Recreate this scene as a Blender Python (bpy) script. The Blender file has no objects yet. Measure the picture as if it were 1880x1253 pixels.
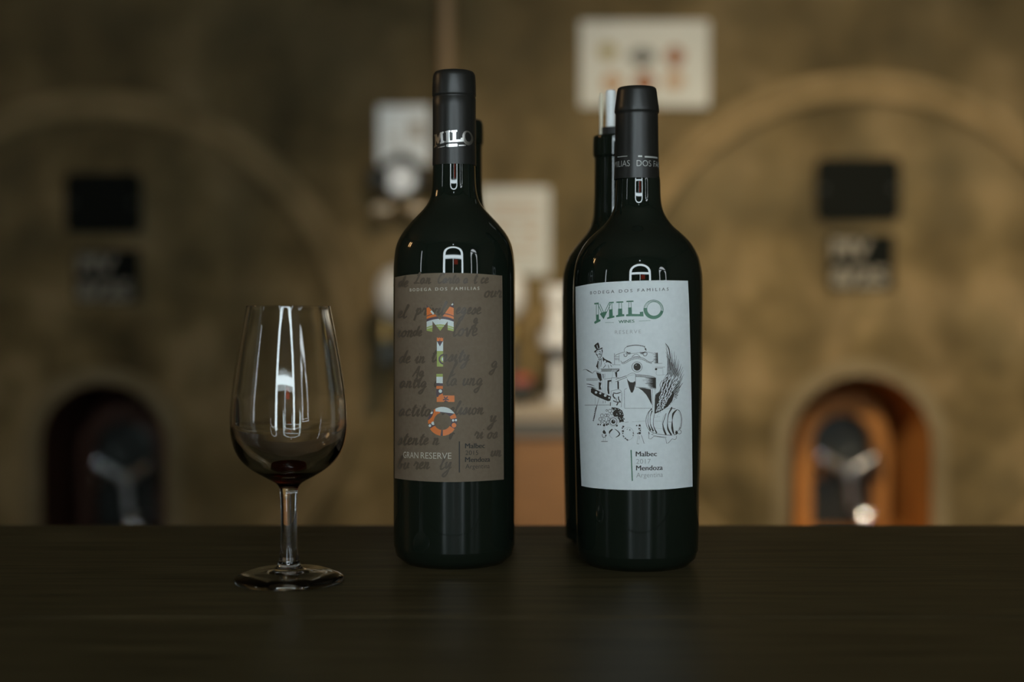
import bpy, bmesh, math, random
from mathutils import Vector, Matrix
from mathutils.geometry import tessellate_polygon

# ------------------------------------------------------------------ camera, world, exposure
F = 1880 * 50.0 / 36.0            # focal length in pixels of the 1880x1253 frame
CZ = 0.152                        # camera height above the counter top (counter top is z = 0)
PITCH = math.atan((626.5 - 575.0) / F)
scene = bpy.context.scene
col = scene.collection
cam_d = bpy.data.cameras.new('camera')
cam_d.lens = 50.0; cam_d.sensor_width = 36.0; cam_d.sensor_fit = 'HORIZONTAL'
cam_d.clip_start = 0.01; cam_d.clip_end = 60
cam_d.dof.use_dof = True
cam_d.dof.focus_distance = 0.838
cam_d.dof.aperture_fstop = 3.3
cam = bpy.data.objects.new('camera', cam_d)
cam.location = (0, 0, CZ); cam.rotation_euler = (math.pi / 2 - PITCH, 0, 0)
col.objects.link(cam); scene.camera = cam

world = bpy.data.worlds.new('world'); scene.world = world
world.use_nodes = True
world.node_tree.nodes['Background'].inputs[0].default_value = (0.75, 0.87, 1.0, 1)
world.node_tree.nodes['Background'].inputs[1].default_value = 1.0

DAYLIGHT = 15.0                   # radiance of the daylight behind the door and window glass
LAMP_W = 72.0                     # warm pendant lamps over the tank hall
scene.view_settings.view_transform = 'Standard'
scene.view_settings.look = 'None'
scene.view_settings.gamma = 1.0
scene.view_settings.use_curve_mapping = False
scene.view_settings.exposure = 0.0
scene.cycles.use_denoising = True
scene.cycles.max_bounces = 12
scene.cycles.transmission_bounces = 12
scene.cycles.transparent_max_bounces = 12
scene.cycles.caustics_refractive = False
scene.cycles.caustics_reflective = False
scene.cycles.sample_clamp_indirect = 6.0

random.seed(7)
FLOOR = -0.95
CEIL = 2.75
WALL_Y = 5.0
NICHE_Y = 5.6
REAR_Y = -2.6
SIDE_X = 4.3

# ------------------------------------------------------------------ projection helpers
FWD = Vector((0, math.cos(PITCH), -math.sin(PITCH)))
UP = Vector((0, math.sin(PITCH), math.cos(PITCH)))
def ray(px, py):
    return Vector((1, 0, 0)) * ((px - 940.0) / F) + UP * (-(py - 626.5) / F) + FWD
def at(px, py, Y):
    d = ray(px, py)
    return Vector((0, 0, CZ)) + d * (Y / d.y)

# ------------------------------------------------------------------ materials
def mat(name, color, rough=0.5, metal=0.0, spec=0.5, bump=None, mottles=None, trans=0.0, ior=1.5, emit=None, coat=0.0):
    m = bpy.data.materials.new(name); m.use_nodes = True
    nt = m.node_tree; b = nt.nodes['Principled BSDF']
    b.inputs['Base Color'].default_value = (*color, 1)
    b.inputs['Roughness'].default_value = rough
    b.inputs['Metallic'].default_value = metal
    b.inputs['Specular IOR Level'].default_value = spec
    b.inputs['IOR'].default_value = ior
    b.inputs['Transmission Weight'].default_value = trans
    b.inputs['Coat Weight'].default_value = coat
    if emit:
        b.inputs['Emission Color'].default_value = (*emit[0], 1)
        b.inputs['Emission Strength'].default_value = emit[1]
    tc = nt.nodes.new('ShaderNodeTexCoord')
    if mottles:                        # (scale, other colour, stretch, low, high)
        sc, c2, stretch, lo, hi = mottles
        mp = nt.nodes.new('ShaderNodeMapping'); mp.inputs['Scale'].default_value = stretch
        nz = nt.nodes.new('ShaderNodeTexNoise'); nz.inputs['Scale'].default_value = sc
        nz.inputs['Detail'].default_value = 7; nz.inputs['Roughness'].default_value = 0.62
        rp = nt.nodes.new('ShaderNodeValToRGB')
        rp.color_ramp.elements[0].position = lo; rp.color_ramp.elements[0].color = (*color, 1)
        rp.color_ramp.elements[1].position = hi; rp.color_ramp.elements[1].color = (*c2, 1)
        nt.links.new(tc.outputs['Object'], mp.inputs[0]); nt.links.new(mp.outputs[0], nz.inputs['Vector'])
        nt.links.new(nz.outputs['Fac'], rp.inputs[0]); nt.links.new(rp.outputs[0], b.inputs['Base Color'])
    if bump:                           # (scale, strength, stretch)
        sc, st, stretch = bump
        mp = nt.nodes.new('ShaderNodeMapping'); mp.inputs['Scale'].default_value = stretch
        nz = nt.nodes.new('ShaderNodeTexNoise'); nz.inputs['Scale'].default_value = sc; nz.inputs['Detail'].default_value = 5
        bp = nt.nodes.new('ShaderNodeBump'); bp.inputs['Strength'].default_value = st; bp.inputs['Distance'].default_value = 0.002
        nt.links.new(tc.outputs['Object'], mp.inputs[0]); nt.links.new(mp.outputs[0], nz.inputs['Vector'])
        nt.links.new(nz.outputs['Fac'], bp.inputs['Height']); nt.links.new(bp.outputs[0], b.inputs['Normal'])
    return m

def concrete_mat():
    """aged concrete: large warm and grey blotches, vertical damp streaks, fine relief"""
    m = bpy.data.materials.new('aged_concrete'); m.use_nodes = True
    nt = m.node_tree; b = nt.nodes['Principled BSDF']; b.inputs['Roughness'].default_value = 0.8
    b.inputs['Specular IOR Level'].default_value = 0.25
    N, L = nt.nodes.new, nt.links.new
    tc = N('ShaderNodeTexCoord')
    def noise(scale, stretch, detail=6, rough=0.6):
        mp = N('ShaderNodeMapping'); mp.inputs['Scale'].default_value = stretch
        nz = N('ShaderNodeTexNoise'); nz.inputs['Scale'].default_value = scale
        nz.inputs['Detail'].default_value = detail; nz.inputs['Roughness'].default_value = rough
        L(tc.outputs['Object'], mp.inputs[0]); L(mp.outputs[0], nz.inputs['Vector']); return nz
    def ramp(src, stops):
        r = N('ShaderNodeValToRGB')
        els = r.color_ramp.elements
        els[0].position, els[0].color = stops[0][0], (*stops[0][1], 1)
        els[1].position, els[1].color = stops[-1][0], (*stops[-1][1], 1)
        for p, c in stops[1:-1]:
            e = els.new(p); e.color = (*c, 1)
        L(src.outputs['Fac'], r.inputs[0]); return r
    a = ramp(noise(3.2, (1, 1, 1)), [(0.36, (0.090, 0.067, 0.026)), (0.5, (0.205, 0.150, 0.064)), (0.64, (0.36, 0.262, 0.128))])
    st = ramp(noise(5.0, (1, 1, 0.16), 4), [(0.38, (0.62, 0.62, 0.62)), (0.6, (1.0, 1.0, 1.0))])
    gy = ramp(noise(1.7, (1, 1, 1)), [(0.45, (0, 0, 0)), (0.7, (0.55, 0.55, 0.55))])
    mx = N('ShaderNodeMix'); mx.data_type = 'RGBA'; mx.blend_type = 'MULTIPLY'; mx.inputs[0].default_value = 0.8
    L(a.outputs[0], mx.inputs[6]); L(st.outputs[0], mx.inputs[7])
    m2 = N('ShaderNodeMix'); m2.data_type = 'RGBA'
    L(gy.outputs[0], m2.inputs[0]); L(mx.outputs[2], m2.inputs[6]); m2.inputs[7].default_value = (0.18, 0.15, 0.080, 1)
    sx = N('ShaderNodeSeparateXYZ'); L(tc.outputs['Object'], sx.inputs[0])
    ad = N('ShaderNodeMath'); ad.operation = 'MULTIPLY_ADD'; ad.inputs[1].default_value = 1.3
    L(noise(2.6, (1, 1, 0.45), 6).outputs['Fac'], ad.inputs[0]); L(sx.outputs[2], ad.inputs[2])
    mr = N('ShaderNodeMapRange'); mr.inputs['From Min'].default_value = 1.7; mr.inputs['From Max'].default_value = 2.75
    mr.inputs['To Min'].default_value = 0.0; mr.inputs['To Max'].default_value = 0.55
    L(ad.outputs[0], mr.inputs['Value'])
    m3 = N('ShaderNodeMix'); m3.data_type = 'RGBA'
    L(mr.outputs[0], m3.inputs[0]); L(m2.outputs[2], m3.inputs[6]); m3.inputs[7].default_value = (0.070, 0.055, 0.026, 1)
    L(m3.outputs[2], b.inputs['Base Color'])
    bp = N('ShaderNodeBump'); bp.inputs['Strength'].default_value = 0.5; bp.inputs['Distance'].default_value = 0.012
    L(noise(9, (1, 1, 1), 8).outputs['Fac'], bp.inputs['Height']); L(bp.outputs[0], b.inputs['Normal'])
    return m

def glass_mat(name, color, rough=0.0, ior=1.5):
    m = bpy.data.materials.new(name); m.use_nodes = True
    nt = m.node_tree; nt.nodes.remove(nt.nodes['Principled BSDF'])
    g = nt.nodes.new('ShaderNodeBsdfGlass'); g.inputs['Color'].default_value = (*color, 1)
    g.inputs['Roughness'].default_value = rough; g.inputs['IOR'].default_value = ior
    nt.links.new(g.outputs[0], nt.nodes['Material Output'].inputs[0])
    return m

M = {}
M['concrete'] = concrete_mat()
M['ring'] = mat('smooth_concrete', (0.19, 0.142, 0.066), 0.75, mottles=(5, (0.34, 0.250, 0.126), (1, 1, 1), 0.35, 0.7), bump=(20, 0.3, (1, 1, 1)), spec=0.25)
M['plaster'] = mat('grey_plaster', (0.19, 0.148, 0.078), 0.8, mottles=(6, (0.28, 0.225, 0.130), (1, 1, 1), 0.35, 0.7), spec=0.2)
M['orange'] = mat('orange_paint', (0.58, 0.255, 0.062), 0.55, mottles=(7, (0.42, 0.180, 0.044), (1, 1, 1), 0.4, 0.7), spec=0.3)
M['orange_shaded'] = mat('shaded_orange_paint', (0.085, 0.036, 0.022), 0.6, mottles=(7, (0.060, 0.030, 0.018), (1, 1, 1), 0.4, 0.7), spec=0.2)  # left niche paint: orange darkened, the niche's shade put into the colour
M['dark_wall'] = mat('dark_plaster', (0.13, 0.10, 0.065), 0.85, mottles=(2.5, (0.20, 0.155, 0.10), (1, 1, 1), 0.35, 0.7))
M['floor'] = mat('stained_cement', (0.12, 0.10, 0.075), 0.6, mottles=(3, (0.19, 0.155, 0.11), (1, 1, 1), 0.35, 0.7))
M['wood'] = mat('dark_counter_wood', (0.037, 0.0295, 0.0142), 0.42, mottles=(9, (0.105, 0.082, 0.040), (1.0, 16, 16), 0.34, 0.72), bump=(14, 0.05, (1.5, 24, 24)), spec=0.05)
M['wood_body'] = mat('dark_panel_wood', (0.03, 0.019, 0.010), 0.5, mottles=(8, (0.05, 0.033, 0.018), (12, 12, 1), 0.35, 0.7))
M['bottle'] = mat('black_green_bottle_glass', (0.0080, 0.0115, 0.0078), 0.035, spec=0.5, ior=1.5)
M['bottle_rear'] = mat('dark_green_bottle_glass', (0.0085, 0.0125, 0.0080), 0.05, spec=0.5, ior=1.5)
M['capsule'] = mat('matte_black_foil', (0.0145, 0.014, 0.0115), 0.36, spec=0.45)
M['silver'] = mat('silver_foil_print', (0.82, 0.83, 0.80), 0.28, metal=1.0)
M['dim_foil'] = mat('grey_foil_print', (0.42, 0.42, 0.39), 0.5, metal=0.3)
M['brown_label'] = mat('brown_label_paper', (0.168, 0.124, 0.084), 0.72, mottles=(420, (0.188, 0.141, 0.097), (1, 1, 1), 0.35, 0.7), spec=0.25)
M['varnish'] = mat('dark_varnish_print', (0.092, 0.069, 0.047), 0.32, spec=0.28)
M['white_label'] = mat('white_label_paper', (0.70, 0.735, 0.735), 0.7, mottles=(300, (0.75, 0.785, 0.785), (1, 1, 1), 0.35, 0.7), spec=0.25)
M['cream_print'] = mat('cream_print', (0.52, 0.475, 0.39), 0.5)
M['black_print'] = mat('black_print', (0.016, 0.014, 0.010), 0.5)
M['ink'] = mat('sepia_ink', (0.028, 0.021, 0.013), 0.6)
M['ink_light'] = mat('grey_ink', (0.30, 0.31, 0.29), 0.6)
M['grey_print'] = mat('grey_print', (0.33, 0.345, 0.335), 0.6)
M['green_print'] = mat('green_print', (0.055, 0.165, 0.10), 0.5, mottles=(90, (0.10, 0.24, 0.16), (1, 1, 1), 0.4, 0.62))
M['p_orange'] = mat('orange_print', (0.72, 0.185, 0.035), 0.45)
M['p_white'] = mat('white_print', (0.66, 0.71, 0.68), 0.45)
M['p_green'] = mat('lime_print', (0.36, 0.42, 0.10), 0.45)
M['p_purple'] = mat('plum_print', (0.095, 0.062, 0.070), 0.45)
M['glass'] = glass_mat('clear_glass', (0.985, 0.99, 0.985), 0.0, 1.5)
M['wine'] = glass_mat('red_wine', (0.40, 0.11, 0.06), 0.0, 1.34)
M['steel'] = mat('brushed_steel', (0.55, 0.55, 0.53), 0.32, metal=1.0)
M['dark_steel'] = mat('dark_steel', (0.045, 0.050, 0.045), 0.38, metal=0.6)
M['chrome'] = mat('polished_chrome', (0.9, 0.9, 0.9), 0.10, metal=1.0)
M['brass'] = mat('aged_brass', (0.55, 0.38, 0.14), 0.35, metal=1.0)
M['union'] = mat('pale_nickel_brass', (0.62, 0.52, 0.38), 0.4, metal=0.7)
M['rail'] = mat('grey_rail_paint', (0.17, 0.165, 0.145), 0.5)
M['black'] = mat('black_enamel', (0.0065, 0.008, 0.0065), 0.75, spec=0.08)
M['rubber'] = mat('black_rubber', (0.012, 0.013, 0.011), 0.6)
M['white_board'] = mat('white_board', (0.50, 0.53, 0.50), 0.6, mottles=(8, (0.56, 0.59, 0.56), (1, 1, 1), 0.3, 0.7))
M['paper'] = mat('white_paper', (0.84, 0.92, 0.94), 0.35)
M['pale_print'] = mat('pale_grey_letters', (0.24, 0.22, 0.165), 0.6)
M['beige_pipe'] = mat('beige_pipe_paint', (0.36, 0.245, 0.13), 0.5)
M['red'] = mat('red_paint', (0.42, 0.045, 0.02), 0.45)
M['pale_top'] = mat('pale_laminate', (0.42, 0.36, 0.27), 0.5)
M['ochre_wood'] = mat('ochre_board', (0.30, 0.15, 0.055), 0.6, mottles=(6, (0.22, 0.115, 0.045), (1, 1, 5), 0.35, 0.7))
M['white_plastic'] = mat('white_plastic', (0.85, 0.87, 0.86), 0.22)
M['cream_plastic'] = mat('cream_plastic', (0.72, 0.66, 0.50), 0.3)
M['daylight'] = mat('daylit_glass', (0.5, 0.5, 0.5), 0.4, emit=((0.80, 0.945, 1.0), DAYLIGHT))
M['daylight_dim'] = mat('daylit_glass_dim', (0.5, 0.5, 0.5), 0.4, emit=((0.86, 0.95, 1.0), DAYLIGHT * 0.55))
M['door_wood'] = mat('dark_door_wood', (0.03, 0.022, 0.014), 0.5, mottles=(5, (0.05, 0.036, 0.022), (8, 8, 1), 0.35, 0.7))
M['bulb'] = mat('warm_bulb_glass', (0.8, 0.7, 0.5), 0.4, emit=((1.0, 0.62, 0.28), 22.0))
M['bulb_dim'] = mat('spot_reflector_bulb', (0.8, 0.7, 0.5), 0.4, emit=((1.0, 0.78, 0.5), 6.0))
M['red_sign'] = mat('red_backlit_sign', (0.6, 0.03, 0.02), 0.4, emit=((1.0, 0.07, 0.03), 1.6))

# ------------------------------------------------------------------ mesh helpers
def tag(o, label=None, cat=None, group=None, kind=None):
    if label: o['label'] = label
    if cat: o['category'] = cat
    if group: o['group'] = group
    if kind: o['kind'] = kind
    return o
def root(name, loc, label, cat, group=None):
    e = bpy.data.objects.new(name, None); e.location = loc; e.empty_display_size = 0.03
    col.objects.link(e); return tag(e, label, cat, group)
def build(name, verts, faces, m, parent=None, smooth=False, mi=None, recentre=True, crease=None):
    """links one mesh object; verts are world coordinates"""
    verts = [Vector(v) for v in verts]
    lo = Vector([min(v[i] for v in verts) for i in range(3)]); hi = Vector([max(v[i] for v in verts) for i in range(3)])
    org = Vector(((lo.x + hi.x) / 2, (lo.y + hi.y) / 2, lo.z))
    me = bpy.data.meshes.new(name)
    me.from_pydata([v - org for v in verts], [], faces)
    for x in (m if isinstance(m, (list, tuple)) else [m]): me.materials.append(x)
    if mi: me.polygons.foreach_set('material_index', mi)
    if smooth:
        me.polygons.foreach_set('use_smooth', [True] * len(me.polygons))
        if crease: me.set_sharp_from_angle(angle=math.radians(crease))
    me.update()
    o = bpy.data.objects.new(name, me); col.objects.link(o)
    w = org.copy(); p = parent
    while p is not None:
        w = w - Vector(p.location); p = p.parent
    o.location = w
    if parent is not None: o.parent = parent
    return o
def fix_normals(o):
    bm = bmesh.new(); bm.from_mesh(o.data); bmesh.ops.recalc_face_normals(bm, faces=bm.faces); bm.to_mesh(o.data); bm.free()
    return o
def lathe(profile, n=64, axis='Z', origin=(0, 0, 0), close=False):
    """profile = [(radius, along axis)]; returns verts, faces"""
    V, Fc = [], []; rows = []
    ox, oy, oz = origin
    for r, h in profile:
        row = []
        if r < 1e-7:
            row = [len(V)]; pts = [(0, 0, h)]
        else:
            pts = [(r * math.cos(2 * math.pi * i / n), r * math.sin(2 * math.pi * i / n), h) for i in range(n)]
            row = list(range(len(V), len(V) + n))
        for a, b, c in pts:
            if axis == 'Z': V.append((ox + a, oy + b, oz + c))
            elif axis == 'X': V.append((ox + c, oy + a, oz + b))
            else: V.append((ox + b, oy + c, oz + a))
        rows.append(row)
    seq = list(zip(rows, rows[1:]))
    if close: seq.append((rows[-1], rows[0]))
    for A, B in seq:
        for i in range(n):
            j = (i + 1) % n
            if len(A) == 1 and len(B) == 1: continue
            if len(A) == 1: Fc.append((A[0], B[j], B[i]))
            elif len(B) == 1: Fc.append((A[i], A[j], B[0]))
            else: Fc.append((A[i], A[j], B[j], B[i]))
    return V, Fc
def spline(pts, per=6):
    """Catmull-Rom through 2-D or 3-D tuples"""
    P = [Vector(p) for p in pts]; out = []
    if len(P) < 3: 
        return [P[0].lerp(P[-1], i / per) for i in range(per + 1)]
    for i in range(len(P) - 1):
        p0 = P[max(i - 1, 0)]; p1 = P[i]; p2 = P[i + 1]; p3 = P[min(i + 2, len(P) - 1)]
        for k in range(per):
            t = k / per
            out.append(0.5 * ((2 * p1) + (p2 - p0) * t + (2 * p0 - 5 * p1 + 4 * p2 - p3) * t * t + (3 * p1 - p0 - 3 * p2 + p3) * t ** 3))
    out.append(P[-1]); return out
def tube(pts, r, n=12, caps=True):
    """round tube along 3-D points; r may be a list"""
    P = [Vector(p) for p in pts]; V, Fc = [], []
    prev = None
    for i, p in enumerate(P):
        t = (P[min(i + 1, len(P) - 1)] - P[max(i - 1, 0)]).normalized()
        if prev is None:
            a = t.orthogonal().normalized()
        else:
            a = (prev - t * prev.dot(t)).normalized()
        prev = a; b = t.cross(a)
        rr = r[i] if isinstance(r, (list, tuple)) else r
        for k in range(n):
            w = 2 * math.pi * k / n
            V.append(p + (a * math.cos(w) + b * math.sin(w)) * rr)
    for i in range(len(P) - 1):
        for k in range(n):
            Fc.append((i * n + k, i * n + (k + 1) % n, (i + 1) * n + (k + 1) % n, (i + 1) * n + k))
    if caps:
        Fc.append(tuple(range(n))[::-1]); Fc.append(tuple(range((len(P) - 1) * n, len(P) * n)))
    return V, Fc
def boxgeo(x0, x1, y0, y1, z0, z1, bevel=0.0, seg=2):
    bm = bmesh.new(); bmesh.ops.create_cube(bm, size=1)
    for v in bm.verts:
        v.co = Vector((x0 if v.co.x < 0 else x1, y0 if v.co.y < 0 else y1, z0 if v.co.z < 0 else z1))
    if bevel: bmesh.ops.bevel(bm, geom=list(bm.edges), offset=bevel, segments=seg, profile=0.5, affect='EDGES')
    bm.verts.index_update()
    r = [v.co.copy() for v in bm.verts], [tuple(v.index for v in f.verts) for f in bm.faces]
    bm.free(); return r
def box(name, x0, x1, y0, y1, z0, z1, m, parent=None, bevel=0.0):
    V, Fc = boxgeo(x0, x1, y0, y1, z0, z1, bevel)
    return build(name, V, Fc, m, parent)
def merge(*gs):
    V, Fc = [], []
    for v, f in gs:
        n = len(V); V += list(v); Fc += [tuple(i + n for i in q) for q in f]
    return V, Fc
def slab(outline, y0, y1):
    """closed x-z outline given depth from y0 to y1"""
    n = len(outline)
    V = [(x, y0, z) for x, z in outline] + [(x, y1, z) for x, z in outline]
    tris = tessellate_polygon([[Vector((x, z, 0)) for x, z in outline]])
    Fc = [tuple(t) for t in tris] + [tuple(i + n for i in t[::-1]) for t in tris]
    Fc += [(i, (i + 1) % n, (i + 1) % n + n, i + n) for i in range(n)]
    return V, Fc
def rounded(x0, x1, z0, z1, r, k=6):
    out = []
    for cx, cz, a in ((x1 - r, z1 - r, 0), (x0 + r, z1 - r, 90), (x0 + r, z0 + r, 180), (x1 - r, z0 + r, 270)):
        for i in range(k + 1):
            w = math.radians(a + 90 * i / k); out.append((cx + r * math.cos(w), cz + r * math.sin(w)))
    return out
def arch(cx, hw, bottom, top, rise=None, n=24):
    """arch outline, closed, counter-clockwise from bottom right"""
    rise = hw if rise is None else rise
    out = [(cx + hw, bottom)]
    for i in range(n + 1):
        w = math.pi * i / n; out.append((cx + hw * math.cos(w), top - rise + rise * math.sin(w)))
    out.append((cx - hw, bottom)); return out

# ------------------------------------------------------------------ the room
def S(o, label=None): return tag(o, label, None, None, 'structure')
S(box('floor', -SIDE_X, SIDE_X, REAR_Y, NICHE_Y + 0.3, FLOOR - 0.1, FLOOR, M['floor']))
S(box('ceiling', -SIDE_X, SIDE_X, REAR_Y, NICHE_Y + 0.3, CEIL, CEIL + 0.1, M['dark_wall']))
S(box('wall_left', -SIDE_X - 0.1, -SIDE_X, REAR_Y, NICHE_Y + 0.3, FLOOR, CEIL, M['dark_wall']))
S(box('wall_right', SIDE_X, SIDE_X + 0.1, REAR_Y, NICHE_Y + 0.3, FLOOR, CEIL, M['dark_wall']))

PX = WALL_Y / F                       # metres per pixel on the tank wall
def wx(px): return at(px, 575, WALL_Y).x
def wz(py): return at(940, py, WALL_Y).z
niches = [(wx(190), (wx(305) - wx(75)) / 2, wz(703)), (wx(1581), (wx(1712) - wx(1450)) / 2, wz(689))]
NB = FLOOR + 0.30                     # niche sill
# tank wall with two arched niche openings
outer = [(-SIDE_X, FLOOR), (SIDE_X, FLOOR), (SIDE_X, CEIL), (-SIDE_X, CEIL)]
holes = [arch(c, h, NB, t)[::-1] for c, h, t in niches]
loops = [outer] + holes
V, flat = [], []
for lp in loops:
    flat += lp
tr = tessellate_polygon([[Vector((x, z, 0)) for x, z in lp] for lp in loops])
n = len(flat)
V = [(x, WALL_Y, z) for x, z in flat]
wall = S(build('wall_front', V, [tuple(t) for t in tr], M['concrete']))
for c, h, t in niches:
    a = arch(c, h, NB, t); k = len(a)
    V = [(x, WALL_Y, z) for x, z in a] + [(x, NICHE_Y, z) for x, z in a]
    Fc = [(i, (i + 1) % k, (i + 1) % k + k, i + k) for i in range(k)]
    Fc += [tuple(i + k for i in q) for q in tessellate_polygon([[Vector((x, z, 0)) for x, z in a]])]
    build('niche_lining', V, Fc, M['orange'] if c > 0 else M['orange_shaded'], wall)
    # plaster surround around the opening, a little proud of the wall
    a2 = arch(c, h + 0.055, NB, t + 0.055)
    V = [(x, WALL_Y - 0.014, z) for x, z in a] + [(x, WALL_Y - 0.014, z) for x, z in a2] + [(x, WALL_Y + 0.005, z) for x, z in a] + [(x, WALL_Y + 0.001, z) for x, z in a2]
    Fc = []
    for i in range(k - 1):
        Fc += [(i, i + 1, i + 1 + k, i + k), (i + 2 * k, i + 1 + 2 * k, i + 1, i), (i + k, i + 1 + k, i + 1 + 3 * k, i + 3 * k)]
    build('niche_surround', V, Fc, M['plaster'], wall)
# round raised mouldings of the two concrete tanks
for k, (cx, cy, r) in enumerate(((190, 655, 468), (1581, 620, 466))):
    r *= PX
    prof = [(r - 0.070, 0.004), (r - 0.066, -0.030), (r - 0.050, -0.042), (r - 0.032, -0.032), (r - 0.022, -0.004), (r - 0.012, -0.030),
            (r + 0.008, -0.056), (r + 0.030, -0.048), (r + 0.042, 0.004)]
    V, Fc = lathe(prof, 96, 'Y', (wx(cx), WALL_Y, wz(cy)))
    S(fix_normals(build('trim_%d' % (k + 1), V, Fc, M['ring'], smooth=True)))

# rear wall behind the camera with an arched doorway and an arched window
D1 = (0.0, 1.22, FLOOR, 1.85, 0.75)      # centre x, half width, bottom, top, rise
D2 = (3.05, 0.72, -0.15, 1.80, 0.55)
outer = [(-SIDE_X, FLOOR), (SIDE_X, FLOOR), (SIDE_X, CEIL), (-SIDE_X, CEIL)]
ad = arch(D1[0], D1[1], FLOOR + 0.001, D1[3], D1[4]); aw = arch(D2[0], D2[1], D2[2], D2[3], D2[4])
loops = [outer, ad[::-1], aw[::-1]]
flat = sum(loops, [])
tr = tessellate_polygon([[Vector((x, z, 0)) for x, z in lp] for lp in loops])
wr = S(build('wall_rear', [(x, REAR_Y, z) for x, z in flat], [tuple(t) for t in tr], M['dark_wall']))
def daylit(name, a, leafs, m):
    o = S(build(name, *slab(a, REAR_Y - 0.14, REAR_Y - 0.12), m))
    return o
d = daylit('door_1', ad, None, M['daylight'])
k = len(ad)
V = [(x, REAR_Y, z) for x, z in ad] + [(x, REAR_Y - 0.13, z) for x, z in ad]
build('reveal', V, [(i, (i + 1) % k, (i + 1) % k + k, i + k) for i in range(k - 1)], M['dark_wall'], d)
build('fanlight_panel', *slab(arch(0.0, 0.93, 1.06, 1.62, 0.52), REAR_Y - 0.11, REAR_Y - 0.07), M['door_wood'], d)
for x0, x1 in ((-0.95, -0.02), (0.02, 0.99)):
    lf = box('door_leaf', x0, x1, REAR_Y - 0.11, REAR_Y - 0.06, FLOOR + 0.02, 0.90, M['door_wood'], d, 0.006)
    for z0, z1 in ((FLOOR + 0.15, -0.25), (-0.10, 0.75)):
        box('door_panel', x0 + 0.12, x1 - 0.12, REAR_Y - 0.06, REAR_Y - 0.045, z0, z1, M['door_wood'], lf, 0.01)
w = daylit('window_1', aw, None, M['daylight_dim'])
V = [(x, REAR_Y, z) for x, z in aw] + [(x, REAR_Y - 0.13, z) for x, z in aw]; k = len(aw)
build('reveal', V, [(i, (i + 1) % k, (i + 1) % k + k, i + k) for i in range(k)], M['dark_wall'], w)
build('shutter', *slab(arch(3.05, 0.52, -0.12, 1.42, 0.4), REAR_Y - 0.11, REAR_Y - 0.07), M['door_wood'], w)
box('transom', 2.35, 3.75, REAR_Y - 0.12, REAR_Y - 0.05, 1.42, 1.50, M['door_wood'], w)
w2 = S(box('window_2', -SIDE_X + 0.005, -SIDE_X + 0.012, -1.36, -1.22, -0.3, 1.5, M['daylight_dim']))
box('window_frame', -SIDE_X + 0.001, -SIDE_X + 0.03, -1.42, -1.36, -0.36, 1.56, M['door_wood'], w2)
box('window_frame', -SIDE_X + 0.001, -SIDE_X + 0.03, -1.22, -1.16, -0.36, 1.56, M['door_wood'], w2)
sg = tag(box('exit_light', 0.10, 0.52, REAR_Y + 0.01, REAR_Y + 0.05, 0.60, 0.84, M['red_sign'], None, 0.01), 'red lit sign box hung at the arched door behind the camera', 'sign')

# ------------------------------------------------------------------ lamps of the hall
def spotlight(loc, aim, watts, cone, label, color=(1.0, 0.80, 0.54)):
    """ceiling-hung can spotlight turned to the tank wall"""
    loc, aim = Vector(loc), Vector(aim); d = (aim - loc).normalized()
    t = root('spotlight', loc, label, 'lamp', 'spotlights turned to the tank wall')
    rot = d.to_track_quat('-Z', 'Y')
    def turn(V): return [loc + rot @ Vector(v) for v in V]
    V, Fc = lathe([(0, 0.16), (0.035, 0.155), (0.05, 0.12), (0.055, 0.0), (0.05, 0.0), (0.046, 0.11), (0, 0.12)], 32)
    build('lamp_head', turn(V), Fc, M['black'], t, smooth=True, crease=40)
    V, Fc = lathe([(0, 0.05), (0.03, 0.055), (0.045, 0.07), (0.03, 0.10), (0, 0.11)], 24)
    build('bulb', turn(V), Fc, M['bulb_dim'], t, smooth=True)
    V, Fc = tube([loc + rot @ Vector((0, 0, 0.13)), loc + rot @ Vector((0, 0, 0.13)) + Vector((0, 0, 0.12)), (loc.x, loc.y, CEIL)], 0.010, 10)
    build('stem', V, Fc, M['black'], t)
    l = bpy.data.lights.new('spotlight_beam', 'SPOT'); l.energy = watts; l.color = color; l.shadow_soft_size = 0.045
    l.spot_size = math.radians(cone); l.spot_blend = 1.0
    lo = bpy.data.objects.new('spotlight_beam', l); lo.rotation_mode = 'QUATERNION'; lo.rotation_quaternion = rot
    lo.location = d * 0.01; lo.parent = t; col.objects.link(lo)
    return t
spotlight((0.25, 2.3, 1.45), (1.08, 5.0, -0.15), LAMP_W * 3.15, 80, 'black can spotlight hung before the middle of the tank wall')
spotlight((2.75, 2.7, 1.30), (1.70, 5.0, -0.45), LAMP_W * 1.15, 80, 'black can spotlight hung before the right tank')
# two-tube sconce at the left, seen as a warm double glint in the bottle shoulder
sc = root('wall_sconce', (-SIDE_X, 1.55, 1.55), 'small brass wall sconce with two warm tubes on the left wall', 'lamp')
box('back_plate', -SIDE_X, -SIDE_X + 0.03, 1.25, 1.85, 1.50, 1.60, M['brass'], sc, 0.004)
for yy in (1.38, 1.72):
    V, Fc = tube([(-SIDE_X + 0.10, yy, 1.55), (-SIDE_X + 0.10, yy, 2.15)], 0.05, 16); build('bulb_tube', V, Fc, M['bulb'], sc, smooth=True, crease=40)
    V, Fc = tube([(-SIDE_X + 0.02, yy, 1.55), (-SIDE_X + 0.10, yy, 1.55)], 0.018, 10); build('arm', V, Fc, M['brass'], sc)
dl = root('door_lamp', (0, REAR_Y, 2.15), 'small round white lamp above the arched door behind the camera', 'lamp')
V, Fc = lathe([(0, 0.09), (0.05, 0.08), (0.075, 0.03), (0.075, 0.0), (0, 0.0)], 24, 'Y', (0, REAR_Y, 2.15)); build('globe', V, Fc, M['daylight'], dl, smooth=True)
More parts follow.
